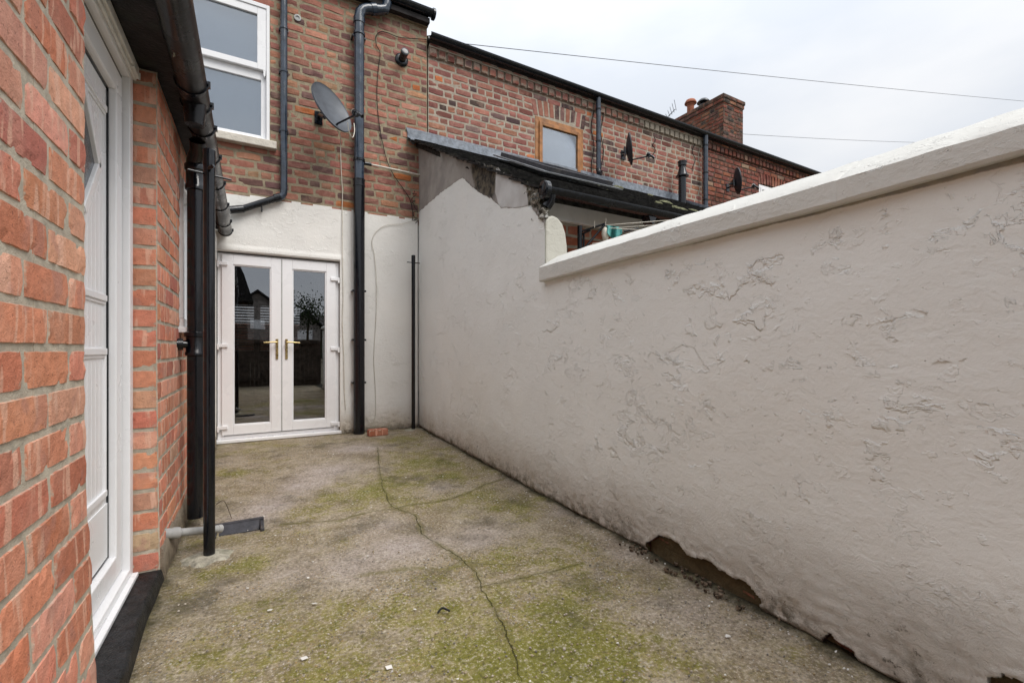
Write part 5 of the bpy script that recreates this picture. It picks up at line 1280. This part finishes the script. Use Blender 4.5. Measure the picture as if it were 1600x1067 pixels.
tr = thing('garden_tree', 'small dark bushy tree mirrored in the right door glass', 'tree', (3.9, -28, 0))
MB().tube([(3.9,-28,0),(3.95,-28,2.6),(4.0,-28,4.2)], [.12,.08,.03], 8).build('trunk', MAT['barkd'], tr)
m = MB(); random.seed(3)
for k in range(1400):
    c = Vector((3.9+random.gauss(0,.65), -28+random.gauss(0,.6), 3.9+random.gauss(0,.65))); s = rr(.05,.12)
    a = Vector((rr(-1,1),rr(-1,1),rr(-1,1))).normalized()*s; b = a.cross(Vector((rr(-1,1),rr(-1,1),rr(-1,1)))).normalized()*s*.6; q = len(m.v)
    m.v += [tuple(c-a), tuple(c+b), tuple(c+a), tuple(c-b)]; m.f.append((q,q+1,q+2,q+3))
m.build('crown', MAT['leafdark'], tr)
hg = MB()
for k in range(2600):
    c = Vector((rr(-1.2, 5.2), -26+random.gauss(0,.35), rr(0, 1.55)+.35*mn.noise(Vector((k*.01, 0, 0))))); s = rr(.05,.1)
    a = Vector((rr(-1,1),rr(-1,1),rr(-1,1))).normalized()*s; b = a.cross(Vector((rr(-1,1),rr(-1,1),rr(-1,1)))).normalized()*s*.6; q = len(hg.v)
    hg.v += [tuple(c-a), tuple(c+b), tuple(c+a), tuple(c-b)]; hg.f.append((q,q+1,q+2,q+3))
o = hg.build('hedge', MAT['leafdark'], None); o['label'] = 'dark hedge mirrored low in the right door glass'; o['category'] = 'hedge'
sh = thing('added_dark_block', 'added dark block with steep roof mirrored at the left of the door glass', 'stand-in', (-.8, -3.4, 0))  # invented building, shaped to put a dark mass in the door glass reflection
MB().box(-1.9, -.02, -4.6, -3.3, 0, 2.25).build('walls', MAT['timber'], sh)
m = MB(); m.prism([(.12,2.25),(-.10,2.98),(-.95,4.8),(-1.8,2.98),(-2.0,2.25)], (0,-4.7,0), (1,0,0), (0,0,1), (0,1.5,0)); m.box(-1.9,-.06,-4.55,-3.35,2.25,2.4); m.build('roof', MAT['slate'], sh)
# wall across the street seen through the far blind
bw = BW([((.36,.12,.07),3), ((.30,.10,.06),2)]); bw.wall(-3, 4, 0, 1.62, lambda u, z, w: (u, 13.0-w, z), bond='run', step=1); o = bw.done('front_garden_wall', MAT['brick_near'], None)
o['label'] = 'red brick wall glimpsed through the slatted blind in the left door'; o['category'] = 'wall'
# ------------------------------------------------------------------ LIGHT, SKY, CAMERA
SUN_EL, SUN_AZ = 52, 156     # azimuth measured clockwise from +Y
w = bpy.data.worlds.new('World'); bpy.context.scene.world = w; w.use_nodes = True; nt = w.node_tree
bg = nt.nodes['Background']; sky = nt.nodes.new('ShaderNodeTexSky'); sky.sky_type = 'NISHITA'; sky.sun_disc = False; sky.sun_elevation = R(SUN_EL); sky.sun_rotation = R(SUN_AZ); sky.dust_density = 3
tc = nt.nodes.new('ShaderNodeTexCoord'); mp = nt.nodes.new('ShaderNodeMapping'); mp.inputs['Scale'].default_value = (1, 1, 2.6)
ns = nt.nodes.new('ShaderNodeTexNoise'); ns.inputs['Scale'].default_value = 2.1; ns.inputs['Detail'].default_value = 7; ns.inputs['Roughness'].default_value = .5
nt.links.new(tc.outputs['Generated'], mp.inputs[0]); nt.links.new(mp.outputs[0], ns.inputs['Vector'])
cr = nt.nodes.new('ShaderNodeValToRGB'); nt.links.new(ns.outputs['Fac'], cr.inputs[0])
cr.color_ramp.elements[0].position = .36; cr.color_ramp.elements[0].color = (7.6, 8.05, 8.75, 1); cr.color_ramp.elements[1].position = .66; cr.color_ramp.elements[1].color = (9.5, 9.6, 9.8, 1)
sx_ = nt.nodes.new('ShaderNodeSeparateXYZ'); nt.links.new(tc.outputs['Generated'], sx_.inputs[0])
ab_ = nt.nodes.new('ShaderNodeMath'); ab_.operation = 'MAXIMUM'; ab_.inputs[1].default_value = 0; nt.links.new(sx_.outputs[2], ab_.inputs[0])
pw_ = nt.nodes.new('ShaderNodeMath'); pw_.operation = 'POWER'; pw_.inputs[1].default_value = 3; nt.links.new(ab_.outputs[0], pw_.inputs[0])
mg = nt.nodes.new('ShaderNodeMath'); mg.operation = 'MULTIPLY_ADD'; mg.inputs[1].default_value = 1.7; mg.inputs[2].default_value = .87; nt.links.new(pw_.outputs[0], mg.inputs[0])
vm = nt.nodes.new('ShaderNodeVectorMath'); vm.operation = 'SCALE'; nt.links.new(cr.outputs[0], vm.inputs[0]); nt.links.new(mg.outputs[0], vm.inputs['Scale'])
mx = nt.nodes.new('ShaderNodeMix'); mx.data_type = 'RGBA'; mx.inputs[0].default_value = .93
nt.links.new(sky.outputs[0], mx.inputs[6]); nt.links.new(vm.outputs[0], mx.inputs[7]); nt.links.new(mx.outputs[2], bg.inputs[0]); bg.inputs[1].default_value = .066
sun = bpy.data.lights.new('sun', 'SUN'); sun.energy = 1.5; sun.angle = R(34); sun.color = (1, .965, .92); so_ = bpy.data.objects.new('sun', sun); COL.objects.link(so_)
so_.rotation_euler = (R(90-SUN_EL), 0, R(180-SUN_AZ))
cam = bpy.data.cameras.new('camera'); cam.sensor_fit = 'HORIZONTAL'; cam.sensor_width = 36; cam.lens = 36*F/1600; cam.shift_y = 11.5/1600; cam.clip_start = .02; cam.clip_end = 2000
co = bpy.data.objects.new('camera', cam); COL.objects.link(co); co.location = (0, 0, EYE); co.rotation_euler = (R(90), 0, -TH); bpy.context.scene.camera = co
sc = bpy.context.scene; sc.view_settings.view_transform = 'Standard'; sc.view_settings.look = 'None'; sc.view_settings.exposure = .72; sc.view_settings.gamma = 1
